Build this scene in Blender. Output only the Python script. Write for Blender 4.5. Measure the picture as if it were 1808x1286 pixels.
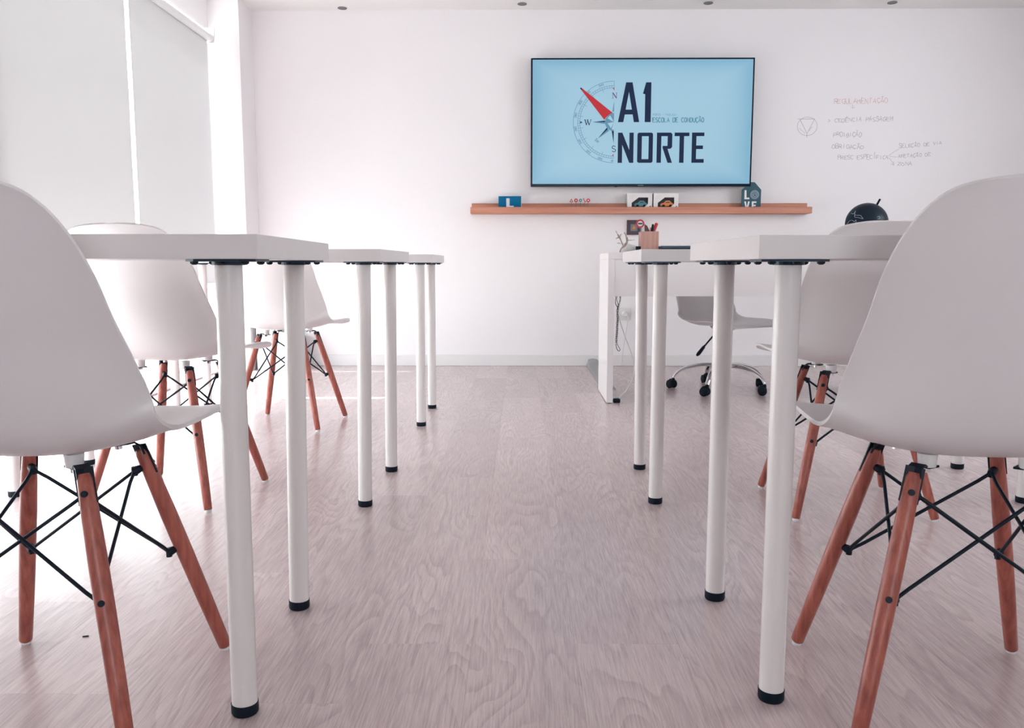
import bpy, bmesh, math, random
from mathutils import Vector, Matrix
from mathutils.geometry import tessellate_polygon

# ------------------------------------------------------------------ clear
for o in list(bpy.data.objects):
    bpy.data.objects.remove(o, do_unlink=True)
SC = bpy.context.scene
COL = SC.collection
R = math.radians

# ------------------------------------------------------------------ camera
CAM_H, PITCH, YAW = 0.693, R(6.83), math.atan(16 / 1469 / math.cos(R(6.83)))
cam_d = bpy.data.cameras.new('camera')
cam = bpy.data.objects.new('camera', cam_d)
COL.objects.link(cam)
cam.location = (0, 0, CAM_H)
cam.rotation_euler = (math.pi / 2 - PITCH, 0, YAW)
cam_d.sensor_fit = 'HORIZONTAL'
cam_d.sensor_width = 36.0
cam_d.lens = 36.0 * 1469 / 1808
cam_d.clip_start = 0.02
SC.camera = cam

# ------------------------------------------------------------------ world, sun, portals, exposure
SC.view_settings.view_transform = 'Standard'
SC.view_settings.look = 'None'
SC.view_settings.gamma = 1.0
SC.view_settings.use_curve_mapping = False
SC.view_settings.exposure = 1.2
world = bpy.data.worlds.new('world')
SC.world = world
world.use_nodes = True
bg = world.node_tree.nodes['Background']
bg.inputs['Color'].default_value = (0.95, 0.975, 1.03, 1)
bg.inputs['Strength'].default_value = 5.3

sun_d = bpy.data.lights.new('sun', 'SUN')
sun = bpy.data.objects.new('sun', sun_d)
COL.objects.link(sun)
sun_d.energy = 10.5
sun_d.angle = R(0.53)
sun_d.color = (1.0, 0.985, 0.98)
_e = R(57.2)
sun.rotation_euler = Vector((math.cos(_e), 0.010, -math.sin(_e))).to_track_quat('-Z', 'Y').to_euler()
sun.location = (-6, 4, 6)


# ------------------------------------------------------------------ materials
def mat(name, color, rough=0.5, metal=0.0, spec=0.5, coat=0.0, bump=None, mottle=None):
    m = bpy.data.materials.new(name)
    m.use_nodes = True
    nt = m.node_tree
    b = nt.nodes['Principled BSDF']
    b.inputs['Base Color'].default_value = (*color, 1)
    b.inputs['Roughness'].default_value = rough
    b.inputs['Metallic'].default_value = metal
    b.inputs['Specular IOR Level'].default_value = spec
    b.inputs['Coat Weight'].default_value = coat
    tc = nt.nodes.new('ShaderNodeTexCoord')
    if mottle:
        sc, amt = mottle
        n = nt.nodes.new('ShaderNodeTexNoise')
        n.inputs['Scale'].default_value = sc
        n.inputs['Detail'].default_value = 4
        nt.links.new(tc.outputs['Object'], n.inputs['Vector'])
        mx = nt.nodes.new('ShaderNodeMix')
        mx.data_type = 'RGBA'
        mx.inputs[6].default_value = (*[c * (1 - amt) for c in color], 1)
        mx.inputs[7].default_value = (*[min(1, c * (1 + amt)) for c in color], 1)
        nt.links.new(n.outputs['Fac'], mx.inputs[0])
        nt.links.new(mx.outputs[2], b.inputs['Base Color'])
    if bump:
        sc, st = bump
        n = nt.nodes.new('ShaderNodeTexNoise')
        n.inputs['Scale'].default_value = sc
        n.inputs['Detail'].default_value = 3
        nt.links.new(tc.outputs['Object'], n.inputs['Vector'])
        bp = nt.nodes.new('ShaderNodeBump')
        bp.inputs['Strength'].default_value = st
        bp.inputs['Distance'].default_value = 0.002
        nt.links.new(n.outputs['Fac'], bp.inputs['Height'])
        nt.links.new(bp.outputs['Normal'], b.inputs['Normal'])
    return m


def wood(name, dark, light, axis='Z', fine=120., rough=0.4):
    m = mat(name, light, rough)
    nt = m.node_tree
    b = nt.nodes['Principled BSDF']
    tc = nt.nodes['Texture Coordinate']
    mp = nt.nodes.new('ShaderNodeMapping')
    s = [fine, fine, fine]
    s['XYZ'.index(axis)] = fine * 0.04
    mp.inputs['Scale'].default_value = s
    n = nt.nodes.new('ShaderNodeTexNoise')
    n.inputs['Scale'].default_value = 1
    n.inputs['Detail'].default_value = 5
    n.inputs['Roughness'].default_value = 0.6
    rp = nt.nodes.new('ShaderNodeValToRGB')
    rp.color_ramp.elements[0].position = 0.3
    rp.color_ramp.elements[1].position = 0.7
    rp.color_ramp.elements[0].color = (*dark, 1)
    rp.color_ramp.elements[1].color = (*light, 1)
    nt.links.new(tc.outputs['Object'], mp.inputs['Vector'])
    nt.links.new(mp.outputs['Vector'], n.inputs['Vector'])
    nt.links.new(n.outputs['Fac'], rp.inputs['Fac'])
    nt.links.new(rp.outputs['Color'], b.inputs['Base Color'])
    return m


def laminate():
    m = bpy.data.materials.new('laminate_oak')
    m.use_nodes = True
    nt = m.node_tree
    L = nt.links.new
    N = nt.nodes.new
    b = nt.nodes['Principled BSDF']
    tc = N('ShaderNodeTexCoord')
    oi = N('ShaderNodeObjectInfo')
    off = N('ShaderNodeVectorMath'); off.operation = 'SCALE'
    comb = N('ShaderNodeCombineXYZ')
    for i in range(3):
        L(oi.outputs['Random'], comb.inputs[i])
    L(comb.outputs[0], off.inputs[0]); off.inputs['Scale'].default_value = 37.0
    add = N('ShaderNodeVectorMath'); add.operation = 'ADD'
    L(tc.outputs['Object'], add.inputs[0]); L(off.outputs[0], add.inputs[1])
    # cathedral figure: contour lines of a stretched noise
    mp = N('ShaderNodeMapping'); mp.inputs['Scale'].default_value = (6.5, 1.1, 3.0)
    L(add.outputs[0], mp.inputs['Vector'])
    n1 = N('ShaderNodeTexNoise'); n1.inputs['Scale'].default_value = 1.0
    n1.inputs['Detail'].default_value = 2.5; n1.inputs['Roughness'].default_value = 0.42
    n1.inputs['Distortion'].default_value = 0.35
    L(mp.outputs[0], n1.inputs['Vector'])
    mul = N('ShaderNodeMath'); mul.operation = 'MULTIPLY'; mul.inputs[1].default_value = 22.0
    L(n1.outputs['Fac'], mul.inputs[0])
    fr = N('ShaderNodeMath'); fr.operation = 'FRACT'
    L(mul.outputs[0], fr.inputs[0])
    r1 = N('ShaderNodeValToRGB')
    e = r1.color_ramp.elements
    e[0].position = 0.0; e[0].color = (0.25, 0.25, 0.25, 1)
    e[1].position = 0.5; e[1].color = (0.8, 0.8, 0.8, 1)
    x = e.new(0.93); x.color = (0.95, 0.95, 0.95, 1)
    x = e.new(1.0); x.color = (0.35, 0.35, 0.35, 1)
    L(fr.outputs[0], r1.inputs[0])
    # fine fibres
    mp2 = N('ShaderNodeMapping'); mp2.inputs['Scale'].default_value = (330., 12., 30.)
    L(add.outputs[0], mp2.inputs['Vector'])
    n2 = N('ShaderNodeTexNoise'); n2.inputs['Detail'].default_value = 5; n2.inputs['Roughness'].default_value = 0.7
    n2.inputs['Scale'].default_value = 1.0
    L(mp2.outputs[0], n2.inputs['Vector'])
    # broad blotches that say where figure shows
    mp3 = N('ShaderNodeMapping'); mp3.inputs['Scale'].default_value = (9., 1.6, 2.)
    L(add.outputs[0], mp3.inputs['Vector'])
    n3 = N('ShaderNodeTexNoise'); n3.inputs['Scale'].default_value = 1.0; n3.inputs['Detail'].default_value = 3
    L(mp3.outputs[0], n3.inputs['Vector'])
    r3 = N('ShaderNodeValToRGB'); r3.color_ramp.elements[0].position = 0.36; r3.color_ramp.elements[1].position = 0.56
    L(n3.outputs['Fac'], r3.inputs[0])
    # combine: value = base + figure*mask + fibre
    base = N('ShaderNodeMix'); base.data_type = 'RGBA'
    base.inputs[6].default_value = (*FLOOR_DARK, 1); base.inputs[7].default_value = (*FLOOR_LIGHT, 1)
    v1 = N('ShaderNodeMath'); v1.operation = 'MULTIPLY_ADD'      # (fig-1)*mask*k +1
    sub = N('ShaderNodeMath'); sub.operation = 'SUBTRACT'; L(r1.outputs[0], sub.inputs[0]); sub.inputs[1].default_value = 0.9
    mk = N('ShaderNodeMath'); mk.operation = 'MULTIPLY'; L(sub.outputs[0], mk.inputs[0]); L(r3.outputs[0], mk.inputs[1])
    L(mk.outputs[0], v1.inputs[0]); v1.inputs[1].default_value = 0.25
    fb = N('ShaderNodeMath'); fb.operation = 'MULTIPLY_ADD'
    L(n2.outputs['Fac'], fb.inputs[0]); fb.inputs[1].default_value = 1.0; fb.inputs[2].default_value = -0.01
    L(fb.outputs[0], v1.inputs[2])
    v2 = N('ShaderNodeMath'); v2.operation = 'MULTIPLY_ADD'
    L(oi.outputs['Random'], v2.inputs[0]); v2.inputs[1].default_value = 0.16
    L(v1.outputs[0], v2.inputs[2])
    v3 = N('ShaderNodeMath'); v3.operation = 'MULTIPLY_ADD'
    L(n3.outputs['Fac'], v3.inputs[0]); v3.inputs[1].default_value = 0.35
    L(v2.outputs[0], v3.inputs[2])
    v4 = N('ShaderNodeMath'); v4.operation = 'SUBTRACT'; v4.inputs[1].default_value = 0.16; v4.use_clamp = True
    L(v3.outputs[0], v4.inputs[0])
    L(v4.outputs[0], base.inputs[0])
    L(base.outputs[2], b.inputs['Base Color'])
    b.inputs['Roughness'].default_value = 0.25
    b.inputs['Specular IOR Level'].default_value = 0.75
    bp = N('ShaderNodeBump'); bp.inputs['Strength'].default_value = 0.05; bp.inputs['Distance'].default_value = 0.0006
    L(n2.outputs['Fac'], bp.inputs['Height']); L(bp.outputs[0], b.inputs['Normal'])
    return m


EMK = 0.42
FLOOR_DARK, FLOOR_LIGHT = (0.24, 0.165, 0.172), (0.80, 0.665, 0.66)


def emis(name, color, strength, gloss=True):
    m = mat(name, (0.004, 0.004, 0.006), 0.3, spec=0.12)
    b = m.node_tree.nodes['Principled BSDF']
    b.inputs['Emission Color'].default_value = (*color, 1)
    b.inputs['Emission Strength'].default_value = strength
    return m


def glass_mat():
    m = bpy.data.materials.new('window_glass')
    m.use_nodes = True
    nt = m.node_tree
    nt.nodes.remove(nt.nodes['Principled BSDF'])
    tr = nt.nodes.new('ShaderNodeBsdfTransparent'); tr.inputs[0].default_value = (0.94, 0.97, 0.96, 1)
    gl = nt.nodes.new('ShaderNodeBsdfGlossy'); gl.inputs['Roughness'].default_value = 0.02
    mx = nt.nodes.new('ShaderNodeMixShader'); mx.inputs[0].default_value = 0.05
    nt.links.new(tr.outputs[0], mx.inputs[1]); nt.links.new(gl.outputs[0], mx.inputs[2])
    nt.links.new(mx.outputs[0], nt.nodes['Material Output'].inputs[0])
    return m


def blind_mat():
    m = bpy.data.materials.new('blind_fabric')
    m.use_nodes = True
    nt = m.node_tree
    nt.nodes.remove(nt.nodes['Principled BSDF'])
    df = nt.nodes.new('ShaderNodeBsdfDiffuse'); df.inputs[0].default_value = (0.66, 0.65, 0.655, 1)
    tr = nt.nodes.new('ShaderNodeBsdfTranslucent'); tr.inputs[0].default_value = (0.74, 0.715, 0.71, 1)
    tc = nt.nodes.new('ShaderNodeTexCoord')
    n = nt.nodes.new('ShaderNodeTexNoise'); n.inputs['Scale'].default_value = 400
    bp = nt.nodes.new('ShaderNodeBump'); bp.inputs['Strength'].default_value = 0.1; bp.inputs['Distance'].default_value = 0.0005
    nt.links.new(tc.outputs['Object'], n.inputs['Vector']); nt.links.new(n.outputs['Fac'], bp.inputs['Height'])
    nt.links.new(bp.outputs[0], df.inputs['Normal'])
    mx = nt.nodes.new('ShaderNodeMixShader'); mx.inputs[0].default_value = BLIND_TRANS
    nt.links.new(df.outputs[0], mx.inputs[1]); nt.links.new(tr.outputs[0], mx.inputs[2])
    nt.links.new(mx.outputs[0], nt.nodes['Material Output'].inputs[0])
    return m


BLIND_TRANS = 0.021
NEAR_BLIND = 0.564

M = dict(
    wall=mat('wall_paint', (0.89, 0.85, 0.865), 0.55, bump=(60, 0.15), mottle=(1.2, 0.012)),
    ceiling=mat('ceiling_paint', (0.90, 0.87, 0.86), 0.8, bump=(50, 0.1)),
    trim=mat('trim_white', (0.80, 0.77, 0.77), 0.35),
    floor=laminate(),
    frame=mat('white_aluminium', (0.82, 0.82, 0.82), 0.3),
    glass=glass_mat(),
    blind=blind_mat(),
    blindplastic=mat('blind_plastic', (0.8, 0.79, 0.79), 0.35),
    shell=mat('chair_plastic', (0.74, 0.70, 0.705), 0.33, spec=0.45, bump=(900, 0.10)),
    beech=wood('chair_beech', (0.25, 0.055, 0.043), (0.47, 0.135, 0.095), 'Z', 110, 0.38),
    black=mat('black_steel', (0.004, 0.010, 0.020), 0.45, spec=0.22, bump=(300, 0.1)),
    rubber=mat('black_rubber', (0.004, 0.009, 0.018), 0.6, spec=0.2),
    clear=mat('clear_plastic_glide', (0.75, 0.76, 0.78), 0.15),
    tabletop=mat('tabletop_laminate', (0.70, 0.655, 0.655), 0.35, bump=(500, 0.05)),
    leg=mat('leg_enamel', (0.76, 0.71, 0.70), 0.24, spec=0.5, bump=(30, 0.03)),
    plate=mat('mounting_plate_steel', (0.02, 0.045, 0.075), 0.35, metal=0.3),
    chrome=mat('chrome', (0.75, 0.75, 0.77), 0.08, metal=1.0),
    desk=mat('desk_lacquer', (0.79, 0.745, 0.745), 0.35),
    ledge=wood('ledge_wood', (0.45, 0.17, 0.11), (0.66, 0.30, 0.20), 'X', 60, 0.5),
    bezel=mat('screen_bezel', (0.003, 0.010, 0.026), 0.25, spec=0.2),
    navy=emis('logo_navy', (0.010, 0.022, 0.06), EMK),
    ring=emis('logo_ring', (0.10, 0.22, 0.33), EMK),
    teal=emis('logo_teal', (0.10, 0.27, 0.36), EMK),
    red=emis('logo_red', (0.52, 0.035, 0.045), EMK),
    steel=emis('logo_steel', (0.13, 0.30, 0.43), EMK),
    pale=emis('logo_pale', (0.42, 0.60, 0.74), EMK),
    blue=mat('card_blue', (0.0, 0.15, 0.32), 0.5, spec=0.15),
    white=mat('white_plastic', (0.80, 0.78, 0.78), 0.4),
    paper=mat('white_card', (0.80, 0.76, 0.75), 0.6),
    tealwood=mat('teal_painted_wood', (0.012, 0.075, 0.11), 0.5, mottle=(40, 0.15)),
    signred=mat('sign_red', (0.50, 0.02, 0.03), 0.4),
    signblue=mat('sign_blue', (0.02, 0.20, 0.30), 0.4),
    grey=mat('grey_metal', (0.17, 0.17, 0.19), 0.45),
    darkgrey=mat('dark_grey_print', (0.06, 0.06, 0.085), 0.5),
    midgrey=mat('mid_grey_print', (0.22, 0.19, 0.20), 0.5),
    orange=mat('orange_paint', (0.75, 0.22, 0.05), 0.4),
    cartoteal=mat('toy_teal_paint', (0.04, 0.22, 0.27), 0.3),
    framewood=mat('dark_red_frame', (0.10, 0.035, 0.045), 0.5),
    cupwood=wood('cup_wood', (0.46, 0.24, 0.19), (0.62, 0.36, 0.30), 'Z', 90, 0.5),
    globe=mat('globe_black', (0.004, 0.012, 0.024), 0.4, spec=0.2),
    chalk=mat('chalk_white', (0.35, 0.42, 0.48), 0.7),
    twig=wood('driftwood', (0.20, 0.15, 0.13), (0.50, 0.40, 0.34), 'Z', 150, 0.8),
    bowl=mat('white_ceramic', (0.78, 0.77, 0.77), 0.25),
    ink=mat('marker_ink_grey', (0.40, 0.36, 0.40), 0.6),
    inkred=mat('marker_ink_red', (0.70, 0.38, 0.38), 0.6),
    cablew=mat('white_cable', (0.72, 0.66, 0.65), 0.4),
    boxgrey=mat('pale_grey_plastic', (0.66, 0.65, 0.66), 0.5),
    concrete=mat('terrace_concrete', (0.62, 0.60, 0.58), 0.8, mottle=(3, 0.1)),
    debris=mat('dark_crumb', (0.02, 0.02, 0.02), 0.8),
)
mm = bpy.data.materials.new('clear_mat_plastic')
mm.use_nodes = True
_b = mm.node_tree.nodes['Principled BSDF']
_b.inputs['Base Color'].default_value = (0.50, 0.50, 0.51, 1)
_b.inputs['Roughness'].default_value = 0.35
_b.inputs['Alpha'].default_value = 0.45
M['clearmat'] = mm

# screen: backlit panel, a little darker towards its rim as the panel itself is
sm = bpy.data.materials.new('screen_panel')
sm.use_nodes = True
nt = sm.node_tree
b = nt.nodes['Principled BSDF']
b.inputs['Base Color'].default_value = (0.01, 0.012, 0.015, 1)
b.inputs['Roughness'].default_value = 0.12
b.inputs['Specular IOR Level'].default_value = 0.3
tc = nt.nodes.new('ShaderNodeTexCoord')
mp = nt.nodes.new('ShaderNodeMapping')
mp.inputs['Location'].default_value = (-0.5, -0.5, -0.5)
sp = nt.nodes.new('ShaderNodeSeparateXYZ')
nt.links.new(tc.outputs['Generated'], mp.inputs['Vector'])
nt.links.new(mp.outputs[0], sp.inputs[0])
pw = []
for k in ('X', 'Z'):
    a_ = nt.nodes.new('ShaderNodeMath'); a_.operation = 'ABSOLUTE'
    nt.links.new(sp.outputs[k], a_.inputs[0])
    p_ = nt.nodes.new('ShaderNodeMath'); p_.operation = 'MULTIPLY'; p_.inputs[1].default_value = 2.0
    nt.links.new(a_.outputs[0], p_.inputs[0])
    q_ = nt.nodes.new('ShaderNodeMath'); q_.operation = 'POWER'; q_.inputs[1].default_value = 7.0 if k == 'X' else 6.0
    nt.links.new(p_.outputs[0], q_.inputs[0])
    pw.append(q_)
sm_ = nt.nodes.new('ShaderNodeMath'); sm_.operation = 'MAXIMUM'
nt.links.new(pw[0].outputs[0], sm_.inputs[0]); nt.links.new(pw[1].outputs[0], sm_.inputs[1])
ns = nt.nodes.new('ShaderNodeTexNoise'); ns.inputs['Scale'].default_value = 1.6
nt.links.new(tc.outputs['Object'], ns.inputs['Vector'])
ad = nt.nodes.new('ShaderNodeMath'); ad.operation = 'MULTIPLY_ADD'; ad.inputs[1].default_value = 0.35
nt.links.new(ns.outputs['Fac'], ad.inputs[0]); nt.links.new(sm_.outputs[0], ad.inputs[2])
mx = nt.nodes.new('ShaderNodeMix'); mx.data_type = 'RGBA'
mx.inputs[6].default_value = (0.385, 0.605, 0.745, 1)
mx.inputs[7].default_value = (0.23, 0.46, 0.62, 1)
nt.links.new(ad.outputs[0], mx.inputs[0])
nt.links.new(mx.outputs[2], b.inputs['Emission Color'])
b.inputs['Emission Strength'].default_value = EMK
M['screen'] = sm


# ------------------------------------------------------------------ mesh helpers
def new_bm():
    return bmesh.new()


def obj(name, bm, m, parent=None, smooth=False, loc=None):
    me = bpy.data.meshes.new(name)
    bmesh.ops.recalc_face_normals(bm, faces=bm.faces[:])
    bm.to_mesh(me)
    bm.free()
    if m is not None:
        me.materials.append(M[m] if isinstance(m, str) else m)
    if smooth:
        for p in me.polygons:
            p.use_smooth = True
        try:
            me.set_sharp_from_angle(angle=R(40))
        except Exception:
            pass
    o = bpy.data.objects.new(name, me)
    COL.objects.link(o)
    if parent is not None:
        o.parent = parent
    if loc is not None:
        o.location = loc
    return o


def tag(o, label=None, cat=None, group=None, kind=None):
    for k, v in (('label', label), ('category', cat), ('group', group), ('kind', kind)):
        if v:
            o[k] = v
    return o


def thing(name, label, cat, loc=(0, 0, 0), rz=0, group=None):
    o = bpy.data.objects.new(name, None)
    COL.objects.link(o)
    o.empty_display_size = 0.05
    o.location = loc
    o.rotation_euler = (0, 0, rz)
    return tag(o, label, cat, group)


def struct(name, bm, m, parent=None):
    o = obj(name, bm, m, parent)
    if parent is None:
        o['kind'] = 'structure'
    return o


def box(bm, x0, x1, y0, y1, z0, z1, bev=0.0):
    r = bmesh.ops.create_cube(bm, size=1)
    vs = r['verts']
    bmesh.ops.scale(bm, vec=(x1 - x0, y1 - y0, z1 - z0), verts=vs)
    bmesh.ops.translate(bm, vec=((x0 + x1) / 2, (y0 + y1) / 2, (z0 + z1) / 2), verts=vs)
    if bev:
        es = list({e for v in vs for e in v.link_edges})
        bmesh.ops.bevel(bm, geom=es, offset=bev, segments=2, profile=0.5, affect='EDGES')
    return bm


def bx(*a, **k):
    return box(new_bm(), *a, **k)


def frame_axes(d):
    d = Vector(d).normalized()
    u = d.cross(Vector((0, 0, 1)))
    if u.length < 1e-4:
        u = Vector((1, 0, 0))
    u.normalize()
    return d, u, d.cross(u).normalized()


def tube(bm, pts, radii, seg=16, caps=True):
    """swept round tube through pts with a radius at each"""
    pts = [Vector(p) for p in pts]
    if not hasattr(radii, '__len__'):
        radii = [radii] * len(pts)
    rings = []
    _, u, v = frame_axes(pts[1] - pts[0])
    for i, p in enumerate(pts):
        d = (pts[min(i + 1, len(pts) - 1)] - pts[max(i - 1, 0)]).normalized()
        u = (u - d * u.dot(d)).normalized()
        v = d.cross(u)
        rings.append([bm.verts.new(p + (u * math.cos(a) + v * math.sin(a)) * radii[i])
                      for a in [2 * math.pi * k / seg for k in range(seg)]])
    for a, b_ in zip(rings, rings[1:]):
        for k in range(seg):
            bm.faces.new((a[k], a[(k + 1) % seg], b_[(k + 1) % seg], b_[k]))
    if caps:
        bm.faces.new(rings[0][::-1])
        bm.faces.new(rings[-1])
    return bm


def tb(*a, **k):
    return tube(new_bm(), *a, **k)


def catmull(P, n):
    """smooth curve through tuples P, n samples per span"""
    out = []
    for i in range(len(P) - 1):
        p0, p1, p2, p3 = P[max(i - 1, 0)], P[i], P[i + 1], P[min(i + 2, len(P) - 1)]
        for j in range(n):
            t = j / n
            out.append(tuple(0.5 * (2 * b_ + (c - a) * t + (2 * a - 5 * b_ + 4 * c - d) * t * t + (3 * b_ - a - 3 * c + d) * t ** 3)
                             for a, b_, c, d in zip(p0, p1, p2, p3)))
    out.append(tuple(P[-1]))
    return out


def plate(bm, outer, holes, to3, thick):
    """flat polygon with holes, extruded; to3(u, v, w) -> 3-D"""
    loops = [outer] + list(holes)
    flat = [p for l in loops for p in l]
    tris = tessellate_polygon([[Vector((u, v, 0)) for u, v in l] for l in loops])
    for w, rev in ((0.0, False), (thick, True)):
        vs = [bm.verts.new(to3(u, v, w)) for u, v in flat]
        for t in tris:
            try:
                bm.faces.new([vs[i] for i in (t if rev else t[::-1])])
            except ValueError:
                pass
        if w == 0.0:
            low = vs
    k = 0
    for l in loops:
        n = len(l)
        for i in range(n):
            a, b_ = k + i, k + (i + 1) % n
            try:
                bm.faces.new((low[a], low[b_], vs[b_], vs[a]))
            except ValueError:
                pass
        k += n
    return bm


def disc(cx, cy, r, n=32):
    return [(cx + r * math.cos(2 * math.pi * k / n), cy + r * math.sin(2 * math.pi * k / n)) for k in range(n)]


# stroke letters on a unit cell, y up
GL = {
    'A': [[(0, 0), (.5, 1), (1, 0)], [(.2, .38), (.8, .38)]],
    'B': [[(0, 0), (0, 1), (.7, 1), (.9, .8), (.7, .55), (0, .52)], [(.7, .55), (1, .3), (.7, 0), (0, 0)]],
    'C': [[(1, .85), (.7, 1), (.3, 1), (0, .7), (0, .3), (.3, 0), (.7, 0), (1, .15)]],
    'D': [[(0, 0), (0, 1), (.6, 1), (1, .7), (1, .3), (.6, 0), (0, 0)]],
    'E': [[(1, 1), (0, 1), (0, 0), (1, 0)], [(0, .52), (.8, .52)]],
    'F': [[(1, 1), (0, 1), (0, 0)], [(0, .52), (.8, .52)]],
    'G': [[(1, .85), (.7, 1), (.3, 1), (0, .7), (0, .3), (.3, 0), (.8, 0), (1, .2), (1, .5), (.6, .5)]],
    'I': [[(.5, 0), (.5, 1)]],
    'L': [[(0, 1), (0, 0), (.9, 0)]],
    'M': [[(0, 0), (.1, 1), (.5, .4), (.9, 1), (1, 0)]],
    'N': [[(0, 0), (0, 1), (1, 0), (1, 1)]],
    'O': [[(.3, 0), (0, .3), (0, .7), (.3, 1), (.7, 1), (1, .7), (1, .3), (.7, 0), (.3, 0)]],
    'P': [[(0, 0), (0, 1), (.75, 1), (1, .78), (.75, .5), (0, .5)]],
    'R': [[(0, 0), (0, 1), (.75, 1), (1, .78), (.75, .5), (0, .5)], [(.45, .5), (1, 0)]],
    'S': [[(.95, .88), (.6, 1), (.25, 1), (0, .78), (.2, .55), (.8, .45), (1, .22), (.75, 0), (.3, 0), (0, .12)]],
    'T': [[(0, 1), (1, 1)], [(.5, 1), (.5, 0)]],
    'U': [[(0, 1), (0, .25), (.3, 0), (.7, 0), (1, .25), (1, 1)]],
    'V': [[(0, 1), (.5, 0), (1, 1)]],
    'W': [[(0, 1), (.25, 0), (.5, .8), (.75, 0), (1, 1)]],
    'Z': [[(0, 1), (1, 1), (0, 0), (1, 0)]],
    '>': [[(0, .8), (.6, .5), (0, .2)]],
    '-': [[(.1, .5), (.9, .5)]],
    '0': [[(.3, 0), (0, .3), (0, .7), (.3, 1), (.7, 1), (1, .7), (1, .3), (.7, 0), (.3, 0)]],
    '1': [[(.2, .75), (.55, 1), (.55, 0)]],
    '2': [[(0, .8), (.3, 1), (.7, 1), (1, .75), (.9, .5), (0, 0), (1, 0)]],
    '3': [[(0, .95), (.7, 1), (1, .78), (.5, .52), (1, .25), (.6, 0), (0, .08)]],
    '4': [[(.75, 0), (.75, 1), (0, .3), (1, .3)]],
    '6': [[(.9, .95), (.4, .9), (0, .4), (.2, .02), (.8, .02), (1, .3), (.7, .55), (.1, .45)]],
    '8': [[(.5, .52), (.1, .75), (.5, 1), (.9, .75), (.5, .52), (0, .25), (.5, 0), (1, .25), (.5, .52)]],
}
GL['\u00c7'] = GL['C'] + [[(.5, 0), (.6, -.15), (.4, -.25)]]
GL['\u00c3'] = GL['A'] + [[(.15, 1.15), (.4, 1.3), (.6, 1.15), (.85, 1.3)]]
GL['\u00ca'] = GL['E'] + [[(.2, 1.12), (.5, 1.35), (.8, 1.12)]]
GL['\u00cd'] = GL['I'] + [[(.4, 1.12), (.75, 1.35)]]


def ribbon(bm, pts, w, to3, thick=0.0004):
    """flat stroke through 2-D pts, width w"""
    P = [Vector((p[0], p[1])) for p in pts]
    Lf, Rt = [], []
    for i, p in enumerate(P):
        d = P[min(i + 1, len(P) - 1)] - P[max(i - 1, 0)]
        if d.length < 1e-9:
            d = Vector((1, 0))
        d.normalize()
        if 0 < i < len(P) - 1:
            a = (P[i] - P[i - 1]).normalized()
            k = 1.0 / max(0.5, abs(a.dot(d)))
        else:
            k = 1.0
        n = Vector((-d.y, d.x)) * w / 2 * k
        Lf.append(bm.verts.new(to3(p.x + n.x, p.y + n.y, thick)))
        Rt.append(bm.verts.new(to3(p.x - n.x, p.y - n.y, thick)))
    for i in range(len(P) - 1):
        bm.faces.new((Lf[i], Lf[i + 1], Rt[i + 1], Rt[i]))


def write(bm, text, x, y, w, h, to3, lw, gap=0.35, slope=0.0, rnd=None, rot=0.0):
    """stroke text; (x, y) lower left, total width w, cap height h"""
    n = len(text)
    cw = w / (n + (n - 1) * gap)
    for i, c in enumerate(text):
        if c == ' ':
            continue
        ox = i * cw * (1 + gap)
        jy = rnd.uniform(-.12, .12) * h if rnd else 0
        js = rnd.uniform(.8, 1.12) if rnd else 1
        jx = rnd.uniform(-.1, .1) * cw if rnd else 0
        for st in GL[c]:
            pts = []
            for (a, b_) in st:
                if rnd:
                    a += rnd.uniform(-.10, .10); b_ += rnd.uniform(-.10, .10)
                lx, ly = ox + jx + a * cw, b_ * h * js + jy + slope * ox
                pts.append((x + lx * math.cos(rot) - ly * math.sin(rot), y + lx * math.sin(rot) + ly * math.cos(rot)))
            ribbon(bm, pts, lw, to3)


def copy_tree(o, parent=None):
    c = o.copy()
    COL.objects.link(c)
    c.parent = parent
    for ch in list(o.children):
        copy_tree(ch, c)
    return c


# ================================================================== THE ROOM
XL, XR, YB, YF, ZC = -1.97, 3.55, 5.69, -4.2, 2.35
SILL, HEAD = 0.07, 2.15
OPEN = [(1.30, 3.08), (3.18, 5.378)]      # openings along the left wall; the first is unseen, added for brightness

floor = struct('floor', bx(XL - 0.15, XR + 0.1, YF - 0.1, YB + 0.1, -0.12, -0.008), 'floor')
# laminate planks, each a board of its own
PW, PL = 0.19, 1.20
plank_me = {}
rnd = random.Random(7)
offs = {0: 1.46, -1: 1.90, -2: 1.456, 1: 2.06, 2: 1.18, 3: 2.30}
col = -11
while 0.10 + PW * col < XR:
    x0 = 0.10 + PW * col
    x1 = x0 + PW
    o0 = offs.get(col, rnd.uniform(0, PL)) % PL
    y = o0 - PL
    while y < YB:
        ya, yb = max(y, -0.2), min(y + PL, YB)
        xa, xb = max(x0, XL), min(x1, XR)
        if yb - ya > 0.02 and xb - xa > 0.01:
            key = (round(xb - xa, 3), round(yb - ya, 3))
            if key not in plank_me:
                g = 0.00012
                hx, hy = (xb - xa) / 2 - g, (yb - ya) / 2 - g
                pb = new_bm()
                box(pb, -hx, hx, -hy, hy, -0.008, 0.0)
                p = obj('plank', pb, 'floor', floor)
                plank_me[key] = p.data
            else:
                p = bpy.data.objects.new('plank', plank_me[key])
                COL.objects.link(p)
                p.parent = floor
            p.location = ((xa + xb) / 2, (ya + yb) / 2, 0)
        y += PL
    col += 1

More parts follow.
